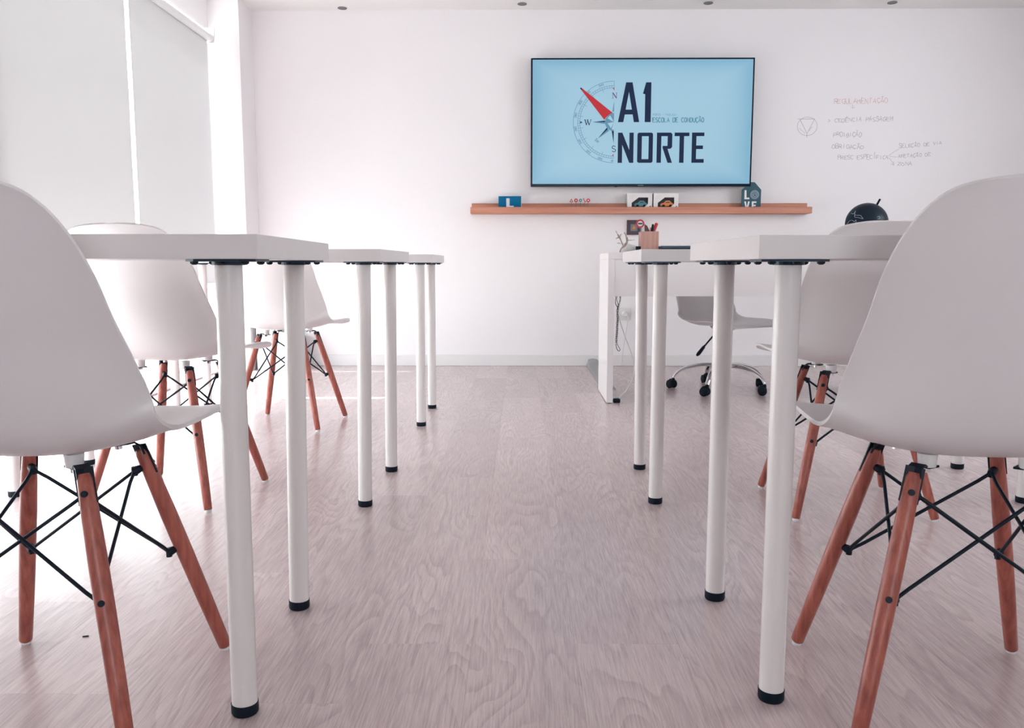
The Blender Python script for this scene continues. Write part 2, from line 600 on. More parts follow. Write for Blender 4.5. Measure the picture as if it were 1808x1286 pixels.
wall_back = struct('wall_back', bx(XL - 0.15, XR + 0.1, YB, YB + 0.12, -0.1, ZC + 0.1), 'wall')
SIDE_FILL = (1.9, 4.0, 1.20, 2.02)                             # unseen side window added as fill light: y0, y1, z0, z1
wrb = new_bm()
box(wrb, XR, XR + 0.12, YF, SIDE_FILL[0], -0.1, ZC + 0.1); box(wrb, XR, XR + 0.12, SIDE_FILL[1], YB + 0.1, -0.1, ZC + 0.1)
box(wrb, XR, XR + 0.12, SIDE_FILL[0], SIDE_FILL[1], -0.1, SIDE_FILL[2]); box(wrb, XR, XR + 0.12, SIDE_FILL[0], SIDE_FILL[1], SIDE_FILL[3], ZC + 0.1)
struct('wall_right', wrb, 'wall')
wfb = new_bm()
REAR_FILL = (-0.2, 2.1, 0.95, 2.05)                              # unseen rear window added as fill light: x0, x1, z0, z1
box(wfb, XL - 0.15, REAR_FILL[0], YF - 0.12, YF, -0.1, ZC + 0.1); box(wfb, REAR_FILL[1], XR + 0.1, YF - 0.12, YF, -0.1, ZC + 0.1)
box(wfb, REAR_FILL[0], REAR_FILL[1], YF - 0.12, YF, -0.1, REAR_FILL[2]); box(wfb, REAR_FILL[0], REAR_FILL[1], YF - 0.12, YF, REAR_FILL[3], ZC + 0.1)
struct('wall_front', wfb, 'wall')
struct('ceiling', bx(XL - 0.15, XR + 0.1, YF - 0.1, YB + 0.1, ZC, ZC + 0.12), 'ceiling')
wl = new_bm()
WT = 0.14
box(wl, XL - WT, XL, YF, YB, HEAD, ZC + 0.05)
box(wl, XL - WT, XL, YF, YB, -0.1, SILL - 0.03)
edges = [YF] + [v for a in OPEN for v in a] + [YB]
for a, b_ in zip(edges[0::2], edges[1::2]):
    box(wl, XL - WT, XL, a, b_, SILL - 0.03, HEAD)
struct('wall_left', wl, 'wall')
struct('wall_column', bx(XL, -1.775, 5.42, YB, 0, ZC), 'wall')
bb = new_bm(); box(bb, -1.775, XR, YB - 0.014, YB, 0, 0.076, bev=0.003)
struct('baseboard_back', bb, 'trim')
bb = new_bm(); box(bb, XL, XL + 0.012, YF, 5.42, 0, 0.05, bev=0.003)
struct('baseboard_left', bb, 'trim')
bb = new_bm(); box(bb, XL, -1.763, 5.408, 5.42, 0, 0.07, bev=0.003); box(bb, -1.775, -1.763, 5.42, YB - 0.014, 0, 0.07)
struct('trim_1', bb, 'trim')
struct('ground', bx(-14, XL - WT, -8, 14, -0.2, -0.1), 'concrete')

for i, (a, b_) in enumerate(OPEN):
    w = thing('window_%d' % (i + 1), None, None)
    w['kind'] = 'structure'
    fx0, fx1 = XL - WT + 0.02, XL - WT + 0.07
    f = new_bm()
    t = 0.028
    box(f, fx0, fx1, a, a + t, SILL - 0.03, HEAD)
    box(f, fx0, fx1, b_ - t, b_, SILL - 0.03, HEAD)
    box(f, fx0, fx1, a + t, b_ - t, SILL - 0.03, SILL + 0.02)
    box(f, fx0, fx1, a + t, b_ - t, HEAD - 0.03, HEAD)
    obj('window_frame', f, 'frame', w)
    obj('window_sill', bx(XL - 0.07, XL + 0.004, a, b_, SILL - 0.03, SILL - 0.018, bev=0.002), 'frame', w)
    obj('pane', bx(fx0 + 0.02, fx0 + 0.026, a + t, b_ - t, SILL + 0.02, HEAD - 0.03), 'glass', w)
    # portal: tells the renderer where the sky comes in
    pd = bpy.data.lights.new('portal', 'AREA')
    pd.shape = 'RECTANGLE'
    pd.size, pd.size_y = HEAD - SILL, b_ - a
    pd.cycles.is_portal = True
    po = bpy.data.objects.new('portal', pd)
    COL.objects.link(po)
    po.location = (XL - WT + 0.005, (a + b_) / 2, (HEAD + SILL) / 2)
    po.rotation_euler = (0, -math.pi / 2, 0)

w = thing('window_%d' % (len(OPEN) + 1), None, None)  # rear window added out of view to light the chair backs
w['kind'] = 'structure'
f = new_bm()
for q in ((REAR_FILL[0], REAR_FILL[0] + .05, REAR_FILL[2], REAR_FILL[3]), (REAR_FILL[1] - .05, REAR_FILL[1], REAR_FILL[2], REAR_FILL[3]), (REAR_FILL[0] + .05, REAR_FILL[1] - .05, REAR_FILL[2], REAR_FILL[2] + .05), (REAR_FILL[0] + .05, REAR_FILL[1] - .05, REAR_FILL[3] - .05, REAR_FILL[3])):
    box(f, q[0], q[1], YF - .09, YF - .04, q[2], q[3])
obj('window_frame', f, 'frame', w)
obj('pane', bx(REAR_FILL[0] + .05, REAR_FILL[1] - .05, YF - .068, YF - .062, REAR_FILL[2] + .05, REAR_FILL[3] - .05), 'glass', w)
pd = bpy.data.lights.new('portal', 'AREA')
pd.shape = 'RECTANGLE'
pd.size, pd.size_y = REAR_FILL[1] - REAR_FILL[0], REAR_FILL[3] - REAR_FILL[2]
pd.cycles.is_portal = True
po = bpy.data.objects.new('portal', pd)
COL.objects.link(po)
po.location = ((REAR_FILL[0] + REAR_FILL[1]) / 2, YF - .11, (REAR_FILL[2] + REAR_FILL[3]) / 2)
po.rotation_euler = (math.pi / 2, 0, 0)

w = thing('window_%d' % (len(OPEN) + 2), None, None)  # side window added out of view to brighten back wall and far floor
w['kind'] = 'structure'
f = new_bm()
for q in ((SIDE_FILL[0], SIDE_FILL[0] + .05, SIDE_FILL[2], SIDE_FILL[3]), (SIDE_FILL[1] - .05, SIDE_FILL[1], SIDE_FILL[2], SIDE_FILL[3]), (SIDE_FILL[0] + .05, SIDE_FILL[1] - .05, SIDE_FILL[2], SIDE_FILL[2] + .05), (SIDE_FILL[0] + .05, SIDE_FILL[1] - .05, SIDE_FILL[3] - .05, SIDE_FILL[3])):
    box(f, XR + .04, XR + .09, q[0], q[1], q[2], q[3])
obj('window_frame', f, 'frame', w)
obj('pane', bx(XR + .062, XR + .068, SIDE_FILL[0] + .05, SIDE_FILL[1] - .05, SIDE_FILL[2] + .05, SIDE_FILL[3] - .05), 'glass', w)
pd = bpy.data.lights.new('portal', 'AREA')
pd.shape = 'RECTANGLE'
pd.size, pd.size_y = SIDE_FILL[3] - SIDE_FILL[2], SIDE_FILL[1] - SIDE_FILL[0]
pd.cycles.is_portal = True
po = bpy.data.objects.new('portal', pd)
COL.objects.link(po)
po.location = (XR + .11, (SIDE_FILL[0] + SIDE_FILL[1]) / 2, (SIDE_FILL[2] + SIDE_FILL[3]) / 2)
po.rotation_euler = (0, math.pi / 2, 0)

# ------------------------------------------------------------------ roller blinds
def blind(y0, y1, label, zb=0.564, mech_far=True):
    t = thing('roller_blind', label, 'roller blind', (XL + 0.02, y0, 0), 0, 'roller blinds along the window wall')
    w = y1 - y0
    f = new_bm()
    z0, z1 = zb + 0.01, 2.083
    n = 14
    rows = [[f.verts.new((0.001 * math.sin(k * 0.9) * (1 - abs(2 * k / n - 1)), 0.004 + (w - 0.008) * j, z0 + (z1 - z0) * k / n)) for j in (0, .5, 1)] for k in range(n + 1)]
    for r0, r1 in zip(rows, rows[1:]):
        for j in range(2):
            f.faces.new((r0[j], r0[j + 1], r1[j + 1], r1[j]))
    obj('fabric', f, 'blind', t, smooth=True)
    obj('roller_tube', tb([(0.018, 0.0, 2.086), (0.018, w, 2.086)], 0.022, 20), 'blindplastic', t, smooth=True)
    obj('bottom_bar', bx(-0.006, 0.006, 0.002, w - 0.002, zb - 0.004, zb + 0.014, bev=0.003), 'blindplastic', t)
    for yy in (-0.006, w + 0.002):
        b_ = obj('bracket', bx(-0.012, 0.045, yy, yy + 0.004, 2.058, 2.150, bev=0.001), 'frame', t)
    obj('bracket_screw', tb([(0.012, w + 0.006, 2.122), (0.012, w + 0.010, 2.122)], 0.006, 8), 'grey', t)
    if y1 > 5:
        ch = new_bm()
        tube(ch, [(0.034, w + 0.012, 2.086), (0.035, w + 0.030, 2.02), (0.035, w + 0.032, 1.25)], 0.0014, 6)
        obj('chain', ch, 'blindplastic', t)
    return t


blind(4.283, 5.345, 'white roller blind beside the corner column, nearest the wall screen')
blind(3.11, 4.247, 'wide white roller blind left of the thin bright gap, behind the near left chair')
blind(1.30, 3.09, 'white roller blind over the added window nearest the camera, outside the picture', zb=NEAR_BLIND)

# ------------------------------------------------------------------ ceiling spots
for i, (x, y) in enumerate([(-1.165, 5.635), (0.004, 5.56), (1.191, 5.555), (2.361, 5.56)]):
    lab = ['small recessed ceiling spot above the blank wall beside the corner column',
           'small recessed ceiling spot just left of the wall screen',
           'small recessed ceiling spot above the right half of the wall screen',
           'small recessed ceiling spot above the handwriting on the wall'][i]
    t = thing('ceiling_spot', lab, 'ceiling light', (x, y, ZC), 0, 'row of recessed ceiling spots')
    r = new_bm()
    plate(r, disc(0, 0, 0.030, 24), [disc(0, 0, 0.022, 24)], lambda u, v, w: (u, v, -w), 0.004)
    obj('trim_ring', r, 'grey', t)
    obj('lens', tb([(0, 0, -0.0005), (0, 0, -0.002)], 0.021, 20), 'midgrey', t)


# ================================================================== TABLES
def leg_mesh(name, top, bot, m, parent, r=0.0195):
    """white tube leg from the underside of the top to just above its rubber foot"""
    t, b_ = Vector(top), Vector(bot)
    d = (t - b_).normalized()
    p0 = b_ + d * 0.018
    o = obj(name, tb([p0, t - d * 0.004], r, 28), m, parent, smooth=True)
    ft = new_bm()
    tube(ft, [b_, b_ + d * 0.003, b_ + d * 0.018], [r * 0.97, r * 1.06, r * 1.06], 24)
    obj('rubber_foot', ft, 'rubber', o, smooth=True)
    return o


def table(label, quad, legs):
    """quad: inner-near, inner-far, outer-far, outer-near corners; legs: (top xy, bottom xy)"""
    cx = sum(q[0] for q in quad) / 4
    cy = sum(q[1] for q in quad) / 4
    t = thing('classroom_table', label, 'table', (cx, cy, 0), 0, 'white tables in two rows')
    bm = new_bm()
    lo = [bm.verts.new((q[0] - cx, q[1] - cy, 0.7005)) for q in quad]
    hi = [bm.verts.new((q[0] - cx, q[1] - cy, 0.7345)) for q in quad]
    bm.faces.new(lo[::-1]); bm.faces.new(hi)
    for i in range(4):
        j = (i + 1) % 4
        bm.faces.new((lo[i], lo[j], hi[j], hi[i]))
    bmesh.ops.bevel(bm, geom=bm.edges[:], offset=0.0012, segments=2, profile=0.5, affect='EDGES')
    obj('tabletop', bm, 'tabletop', t)
    for (tx, ty), (bx_, by_) in legs:
        L_ = leg_mesh('leg', (tx - cx, ty - cy, 0.698), (bx_ - cx, by_ - cy, 0.0), 'leg', t)
        pm = new_bm()
        c = 0.050
        k = 0.018
        oct_ = [(c, -c + k), (c, c - k), (c - k, c), (-c + k, c), (-c, c - k), (-c, -c + k), (-c + k, -c), (c - k, -c)]
        plate(pm, oct_, [], lambda u, v, w: (tx - cx + u, ty - cy + v, 0.7005 - w), 0.0035)
        tube(pm, [(tx - cx, ty - cy, 0.698), (tx - cx, ty - cy, 0.692)], 0.023, 20)
        P = obj('mounting_plate', pm, 'plate', t)
        for sx, sy in ((1, 1), (1, -1), (-1, 1), (-1, -1), (0, -1), (0, 1)):
            q = (tx - cx + sx * 0.036, ty - cy + sy * 0.036)
            sc_ = new_bm()
            tube(sc_, [(q[0], q[1], 0.697), (q[0], q[1], 0.6945), (q[0], q[1], 0.6925)], [0.006, 0.006, 0.003], 8)
            obj('screw', sc_, 'black', P)
    return t


table('white table of the window row nearest the camera, grey edge toward the camera',
      [(-0.361, 1.149), (-0.386, 1.68), (-1.58, 1.70), (-1.555, 1.155)],
      [((-0.427, 1.218), (-0.429, 1.218)), ((-0.440, 1.616), (-0.450, 1.616)), ((-1.50, 1.235), (-1.50, 1.235)), ((-1.515, 1.635), (-1.515, 1.635))])
table('second white table of the window row, seen between the tables before and behind it',
      [(-0.382, 2.27), (-0.376, 2.81), (-1.574, 2.90), (-1.580, 2.36)],
      [((-0.440, 2.336), (-0.450, 2.336)), ((-0.430, 2.742), (-0.437, 2.742)), ((-1.520, 2.426), (-1.522, 2.426)), ((-1.508, 2.826), (-1.508, 2.826))])
table('small looking white table farthest along the window row, nearest the back wall',
      [(-0.369, 3.47), (-0.372, 4.045), (-1.60, 4.09), (-1.597, 3.54)],
      [((-0.428, 3.536), (-0.431, 3.536)), ((-0.429, 3.979), (-0.431, 3.979)), ((-1.518, 3.602), (-1.518, 3.602)), ((-1.535, 4.015), (-1.535, 4.015))])
table('white table of the row before the desk, nearest the camera, brightly lit left edge',
      [(0.339, 1.20), (0.349, 1.738), (1.55, 1.738), (1.54, 1.20)],
      [((0.403, 1.268), (0.402, 1.268)), ((0.405, 1.672), (0.405, 1.672)), ((1.475, 1.27), (1.475, 1.27)), ((1.485, 1.672), (1.485, 1.672))])
table('white table just before the teacher desk, wooden pen cup visible above its edge',
      [(0.330, 2.31), (0.344, 2.85), (1.552, 2.87), (1.538, 2.33)],
      [((0.395, 2.375), (0.393, 2.375)), ((0.400, 2.782), (0.405, 2.782)), ((1.473, 2.392), (1.473, 2.392)), ((1.493, 2.802), (1.493, 2.802))])

# ================================================================== CHAIRS
SHELL = [  # y, z, half width, rim lift
    (.236, .4235, .160, .000), (.231, .4300, .186, .001), (.215, .4350, .203, .003), (.185, .4370, .214, .010), (.14, .4385, .221, .015),
    (.08, .4350, .227, .021), (.01, .4270, .230, .029), (-.06, .4205, .231, .038), (-.115, .4240, .230, .052),
    (-.155, .4390, .228, .065), (-.180, .4640, .225, .076), (-.197, .5020, .221, .078), (-.211, .5500, .214, .070), (-.225, .6080, .204, .056),
    (-.238, .6640, .197, .044), (-.249, .7120, .185, .033), (-.257, .7480, .168, .025), (-.262, .7720, .148, .018), (-.2655, .7870, .124, .011),
    (-.267, .7955, .090, .005), (-.2675, .7990, .055, .001), (-.2677, .8000, .020, .000)]


def shell_mesh():
    rows = catmull(SHELL, 3)
    bm = new_bm()
    n = 26
    G = []
    for i, (y, z, hw, lf) in enumerate(rows):
        a, c = rows[max(i - 1, 0)], rows[min(i + 1, len(rows) - 1)]
        ty, tz = c[0] - a[0], c[1] - a[1]
        l_ = math.hypot(ty, tz) or 1
        ny, nz = tz / l_, -ty / l_
        if i < 8:                       # the front lip turns down: keep its rim lift upright
            ny, nz = 0, 1
        back = min(1, max(0, (z - .45) / .12))
        p = 2.9 - 0.7 * back
        row = []
        for k in range(n + 1):
            t = -1 + 2 * k / n
            f_ = abs(t) ** p
            if abs(t) > 0.90:           # the rim itself flattens outwards
                f0 = 0.90 ** p
                s = p * 0.90 ** (p - 1) * 0.45
                f_ = f0 + s * (abs(t) - 0.90)
            row.append(bm.verts.new((hw * t, y + ny * lf * f_ * 1.08, z + nz * lf * f_ * 1.08)))
        G.append(row)
    for a, b_ in zip(G, G[1:]):
        for k in range(n):
            bm.faces.new((a[k], a[k + 1], b_[k + 1], b_[k]))
    return bm


def make_shell(parent, zoff=0.0):
    o = obj('seat_shell', shell_mesh(), 'shell', parent, smooth=True)
    s = o.modifiers.new('thickness', 'SOLIDIFY')
    s.thickness = 0.0065
    s.offset = 0.0
    bv = o.modifiers.new('soft_rim', 'BEVEL')
    bv.width = 0.0024
    bv.segments = 3
    bv.limit_method = 'ANGLE'
    bv.angle_limit = R(50)
    o.location.z = zoff
    return o


def make_chair():
    t = thing('dining_chair', 'x', 'chair', (0, 0, 0), 0, 'white shell chairs at the tables')
    make_shell(t)
    top = {}
    low = {}
    for sx in (-1, 1):
        for sy in (-1, 1):
            ftx = Vector((sx * .188, sy * .170, 0.006))
            tp = Vector((sx * .096, sy * .083, 0.388))
            ax = (tp - ftx).normalized()
            L_ = (tp - ftx).length
            pts = [ftx + ax * s for s in (0, 0.002, .10, .20, .28, .34, L_ - .008, L_)]
            rad = [.0095, .0112, .0128, .0137, .0137, .0128, .0112, .0085]
            leg = obj('leg', tb(pts, rad, 20), 'beech', t, smooth=True)
            gl = new_bm()
            tube(gl, [Vector((ftx.x, ftx.y, 0)), Vector((ftx.x, ftx.y, 0.0065)) + ax * 0.001], [.0085, .0095], 16)
            obj('glide', gl, 'clear', leg, smooth=True)
            out = Vector((sx, sy * .95, 0)).normalized()
            out = (out - ax * out.dot(ax)).normalized()
            side = ax.cross(out).normalized()
            nu = ftx + ax * (L_ - .030)
            nl = ftx + ax * (L_ - .188)
            # black bolt heads sit flush on the face that looks outward to the rear or front
            face = (Vector((sx * .25, sy, 0)))
            face = (face - ax * face.dot(ax)).normalized()
            for nd, rr in ((nu, .0125), (nl, .0133)):
                bh = new_bm()
                tube(bh, [nd + face * (rr - .003), nd + face * (rr + .0012)], [.0052, .0048], 14)
                obj('bolt_head', bh, 'black', leg, smooth=True)
            # slot in the leg top that takes the steel tongue
            sl = new_bm()
            w1 = ax.cross(face).normalized()
            for q in (nu,):
                c0 = q + ax * .012
                mtx = Matrix((face, ax, w1)).transposed().to_4x4()
                mtx.translation = c0 - face * 0.0
                bmesh.ops.create_cube(sl, size=1, matrix=mtx @ Matrix.Diagonal((.0026, .054, .0270, 1)))
            obj('slot', sl, 'black', leg)
            # bent steel strap from the shell mount to the leg
            mount = Vector((sx * .072, sy * .062 - .004, 0))
            zs = .4215 if sy > 0 else .4135
            zm = zs - .020
            bk = new_bm()
            A = Vector((mount.x - sx * .012, mount.y - sy * .012, zm))
            B = tp + Vector((-sx * .016, -sy * .016, 0)); B.z = zm
            Cc = tp + ax * .008
            D = nu + ax * .004
            ww = Vector((-out.y, out.x, 0)) * .0115
            path = [A, B, (B + Cc) / 2 + Vector((0, 0, .004)), Cc, D]
            th = Vector((0, 0, -.0032))
            prev = None
            for j, p in enumerate(path):
                d_ = (path[min(j + 1, 4)] - path[max(j - 1, 0)]).normalized()
                nrm = ww.normalized().cross(d_).normalized() * .0017
                ring = [bk.verts.new(p + ww + nrm), bk.verts.new(p - ww + nrm), bk.verts.new(p - ww - nrm), bk.verts.new(p + ww - nrm)]
                if prev:
                    for q in range(4):
                        bk.faces.new((prev[q], prev[(q + 1) % 4], ring[(q + 1) % 4], ring[q]))
                else:
                    bk.faces.new(ring[::-1])
                prev = ring
            bk.faces.new(prev)
            brk = obj('bracket', bk, 'black', t)
            mt = new_bm()
            tube(mt, [(mount.x, mount.y, zm + .001), (mount.x, mount.y, zs + .001)], [.0125, .0145], 18)
            obj('shock_mount', mt, 'white', brk, smooth=True)
            nb = new_bm()
            tube(nb, [(mount.x, mount.y, zm - .002), (mount.x, mount.y, zm - .008)], .006, 8)
            obj('mount_bolt', nb, 'chrome', brk)
            # inward wire clamps
            inn = -out
            for nd, dct, rr in ((nu, top, .012), (nl, low, .0135)):
                e = nd + inn * (rr + .010)
                cl = new_bm()
                tube(cl, [nd + inn * (rr - .002), e - inn * .003, e + inn * .004], [.0058, .0075, .0055], 10)
                tube(cl, [e + Vector((0, 0, .007)), e - Vector((0, 0, .008))], .0052, 8)
                obj('wire_clamp', cl, 'black', t, smooth=True)
                dct[(sx, sy)] = e
    for a, b_ in (((-1, -1), (1, -1)), ((-1, 1), (1, 1)), ((-1, -1), (-1, 1)), ((1, -1), (1, 1))):
        for p, q, sgn in ((top[a], low[b_], 1), (top[b_], low[a], -1)):
            mid = (p + q) / 2
            o_ = Vector((mid.x, mid.y, 0)).normalized() * .0028 * sgn
            obj('brace_rod', tb([p, p * .9 + q * .1 + o_, mid + o_, p * .1 + q * .9 + o_, q], .0029, 10), 'black', t, smooth=True)
    return t


CH = make_chair()
spots = [
    (-.732, 1.272, -2.8, 'white shell chair whose back fills the left edge of the picture, wooden dowel legs'),
    (-1.036, 2.468, -10.0, 'white shell chair behind the first window row table, its rounded back top showing above it'),
    (-1.012, 3.600, -7.5, 'bright white shell chair at the window row table nearest the back wall'),
    (.682, 1.280, -4.5, 'white shell chair whose back fills the right edge of the picture, beech dowel legs'),
    (.937, 2.375, -0.5, 'white shell chair with the black globe showing right above its back'),
]
for i, (x, y, a, lab) in enumerate(spots):
    c = CH if i == 0 else copy_tree(CH)
    c.location = (x, y, 0)
    c.rotation_euler = (0, 0, R(a))
    c['label'] = lab

# ------------------------------------------------------------------ swivel chair behind the desk
sw = thing('swivel_chair', 'white shell swivel chair on a chrome five-star base behind the desk', 'chair', (1.117, 4.592, 0), R(-146))
make_shell(sw, -0.062)
pad = new_bm()
tube(pad, [(0, 0, .352), (0, 0, .338), (0, 0, .330)], [.075, .062, .045], 24)
obj('seat_mount', pad, 'white', sw, smooth=True)
obj('gas_lift', tb([(0, 0, .335), (0, 0, .20)], .014, 20), 'chrome', sw, smooth=True)
obj('column_cover', tb([(0, 0, .24), (0, 0, .135)], .025, 24), 'chrome', sw, smooth=True)
cs = math.cos(R(146)); sn = math.sin(R(146))
def swl(wx, wy, z):          # world offset -> the chair's own axes
    return (wx * cs - wy * sn, wx * sn + wy * cs, z)
lv = tb([swl(-.02, -.02, .325), swl(-.06, -.07, .322), swl(-.105, -.09, .275), swl(-.130, -.095, .245)], .0045, 10)
lev = obj('lever', lv, 'black', sw, smooth=True)
lg = tb([swl(-.122, -.094, .258), swl(-.128, -.095, .248), swl(-.156, -.10, .212), swl(-.166, -.102, .202)], [.004, .0085, .0105, .006], 12)
obj('lever_grip', lg, 'rubber', lev, smooth=True)
hub = new_bm(); tube(hub, [(0, 0, .150), (0, 0, .145), (0, 0, .105), (0, 0, .10)], [.034, .040, .040, .034], 28)
obj('hub', hub, 'chrome', sw, smooth=True)
for k in range(5):
    wa = R(312 - 72 * k + (0 if k else 0))
    a = wa + R(146)
    dx, dy = math.cos(a), math.sin(a)
    prof = [(.030, .132, .021, .018), (.10, .137, .021, .014), (.17, .126, .017, .012), (.22, .106, .014, .010), (.252, .082, .012, .009), (.267, .060, .011, .008)]
    pr_ = catmull(prof, 4)
    am = new_bm()
    prev = None
    for j, (r_, z_, hw, ht) in enumerate(pr_):
        a0, a1 = pr_[max(j - 1, 0)], pr_[min(j + 1, len(pr_) - 1)]
        tr, tz = a1[0] - a0[0], a1[1] - a0[1]
        l_ = math.hypot(tr, tz)
        nr, nz = -tz / l_, tr / l_
        ring = []
        for m_ in range(12):
            th = 2 * math.pi * m_ / 12
            u, v = hw * math.cos(th), ht * math.sin(th) * (1 if math.sin(th) > 0 else .5)
            rr, zz = r_ + nr * v, z_ + nz * v
            ring.append(am.verts.new((dx * rr - dy * u, dy * rr + dx * u, zz)))
        if prev:
            for m_ in range(12):
                am.faces.new((prev[m_], prev[(m_ + 1) % 12], ring[(m_ + 1) % 12], ring[m_]))
        else:
            am.faces.new(ring[::-1])
        prev = ring
    am.faces.new(prev)
    arm = obj('base_arm', am, 'chrome', sw, smooth=True)
    cst = new_bm()
    r0 = .267
    ca = a + R(35 + 50 * k)
    ux, uy = math.cos(ca), math.sin(ca)         # rolling direction
    px, py = -uy, ux
    cx_, cy_ = dx * r0 - ux * .012, dy * r0 - uy * .012
    for s in (-1, 1):
        tube(cst, [(cx_ + px * s * .006, cy_ + py * s * .006, .024), (cx_ + px * s * .010, cy_ + py * s * .010, .024), (cx_ + px * s * .020, cy_ + py * s * .020, .024), (cx_ + px * s * .024, cy_ + py * s * .024, .024)], [.022, .024, .024, .017], 20)
    tube(cst, [(cx_ - px * .006, cy_ - py * .006, .030), (cx_ + px * .006, cy_ + py * .006, .030)], .024, 16)
    tube(cst, [(dx * r0, dy * r0, .036), (dx * r0, dy * r0, .058)], .009, 12)
    obj('caster', cst, 'rubber', arm, smooth=True)

# ================================================================== TEACHER DESK AND WHAT STANDS ON IT
DX0, DX1, DY0, DY1 = 0.428, 1.93, 4.12, 4.575
dk = thing('teacher_desk', 'white teacher desk with panel sides and a front panel, below the wall screen', 'desk', (DX0, DY0, 0))
W_ = DX1 - DX0; D_ = DY1 - DY0
obj('desktop', bx(0, W_, 0, D_, .719, .750, bev=.001), 'desk', dk)
obj('side_panel', bx(.0, .031, 0.0, D_, .004, .7185, bev=.001), 'desk', dk)
obj('side_panel', bx(W_ - .031, W_, 0.0, D_, .004, .7185, bev=.001), 'desk', dk)
obj('front_panel', bx(.0315, W_ - .0315, .006, .024, .537, .7185, bev=.0008), 'desk', dk)
for xx in (.010, W_ - .022):
    for yy in (.01, D_ - .03):
        obj('foot', bx(xx, xx + .012, yy, yy + .02, 0, .004), 'rubber', dk)
# what hangs under the desk
cb = thing('cable_bundle', 'twisted dark and white cables hanging under the desk', 'cable', (DX0, DY0, 0))
rc = random.Random(3)
for i, (x_, s) in enumerate(((.045, 1), (.060, -1), (.078, 1))):
    pts = [(x_, .12, .545)]
    for k in range(1, 16):
        f_ = k / 15
        z_ = .545 - .25 * f_
        tw = .0045 * math.sin(k * 1.7 + i * 2.1)
        conv = .063 if f_ > .35 else x_ + (.063 - x_) * f_ / .35
        pts.append((conv - .012 * max(0, f_ - .6) + tw, .12 + .004 * math.cos(k * 1.7 + i * 2.1), z_))
    if i == 0:
        pts += [(.072, .12, .272), (.078, .12, .262), (.074, .12, .252), (.062, .12, .262), (.056, .12, .290)]
    obj('strand', tb(catmull(pts, 2), .0016, 6), 'black' if i != 2 else 'grey', cb, smooth=True)
cw = tb(catmull([(.075, .10, .53), (.066, .10, .44), (.100, .09, .33), (.140, .08, .22), (.142, .06, .15), (.110, .045, .07), (.075, .035, .034), (.066, .03, .022)], 6), .0026, 8)
tag(obj('white_cord', cw, 'cablew', smooth=True, loc=(DX0, DY0, 0)), 'white cord curving down from under the desk to the black plug on the floor', 'cable')
pg = new_bm()
box(pg, .036, .072, .016, .044, .0, .022, bev=.006)
tag(obj('black_plug', pg, 'rubber', loc=(DX0, DY0, 0), smooth=True), 'small black plug on the floor against the foot of the desk side', 'plug')

# pen cup
cup = thing('pen_cup', 'square wooden pen cup holding markers on the teacher desk', 'pen holder', (.655, 4.335, .750))
c_ = new_bm()
h_, t_ = .110, .006
for a0, a1, b0, b1 in ((-.045, .045, -.045, -.045 + t_), (-.045, .045, .045 - t_, .045), (-.045, -.045 + t_, -.045 + t_, .045 - t_), (.045 - t_, .045, -.045 + t_, .045 - t_)):
    box(c_, a0, a1, b0, b1, 0, h_)
box(c_, -.039, .039, -.039, .039, 0, .006)
obj('cup_wall', c_, 'cupwood', cup)


def stick(name, label, cat, base, tip, rad, m, capm=None, caplen=.05):
    b0, t0 = Vector(base), Vector(tip)
    d = (t0 - b0).normalized()
    L_ = (t0 - b0).length
    o = tag(obj(name, tb([b0, b0 + d * (L_ - caplen if capm else L_)], rad, 12), m, smooth=True), label, cat)
    if capm:
        obj('cap', tb([b0 + d * (L_ - caplen), b0 + d * (L_ - .003), t0], [rad * 1.12, rad * 1.12, rad * .8], 12), capm, o, smooth=True)
    return o


stick('marker', 'upright marker with a black cap in the wooden pen cup', 'marker', (.668, 4.33, .757), (.672, 4.33, .898), .0085, 'white', 'black', .052)
stick('marker', 'leaning marker with a red cap in the wooden pen cup', 'marker', (.640, 4.340, .760), (.699, 4.350, .904), .0080, 'white', 'signred', .058)
stick('pencil', 'thin pale pencil leaning in the wooden pen cup', 'pencil', (.640, 4.313, .757), (.663, 4.305, .900), .0036, 'cupwood', 'paper', .02)
sg = thing('round_sign_paddle', 'little red ring sign on a stick in the wooden pen cup', 'toy sign', (.628, 4.30, .757))
obj('stick', tb([(0, 0.012, 0), (-.020, .008, .125)], .003, 8), 'grey', sg)
obj('sign_disc', plate(new_bm(), disc(-.022, .142, .0215, 28), [], lambda u, v, w: (u, .004 - w, v), .003), 'signred', sg)
obj('ring_centre', plate(new_bm(), disc(-.022, .142, .0135, 24), [], lambda u, v, w: (u, .001 - w, v), .0012), 'paper', sg)
obj('sign_bar', bx(-.033, -.011, -.0020, -.0004, .1385, .1465), 'darkgrey', sg)
fl_ = new_bm(); plate(fl_, [(.002, .100), (.030, .100), (.014, .132), (.000, .140)], [], lambda u, v, w: (u, .008 - w, v), .003)
obj('sign_flag', fl_, 'framewood', sg)

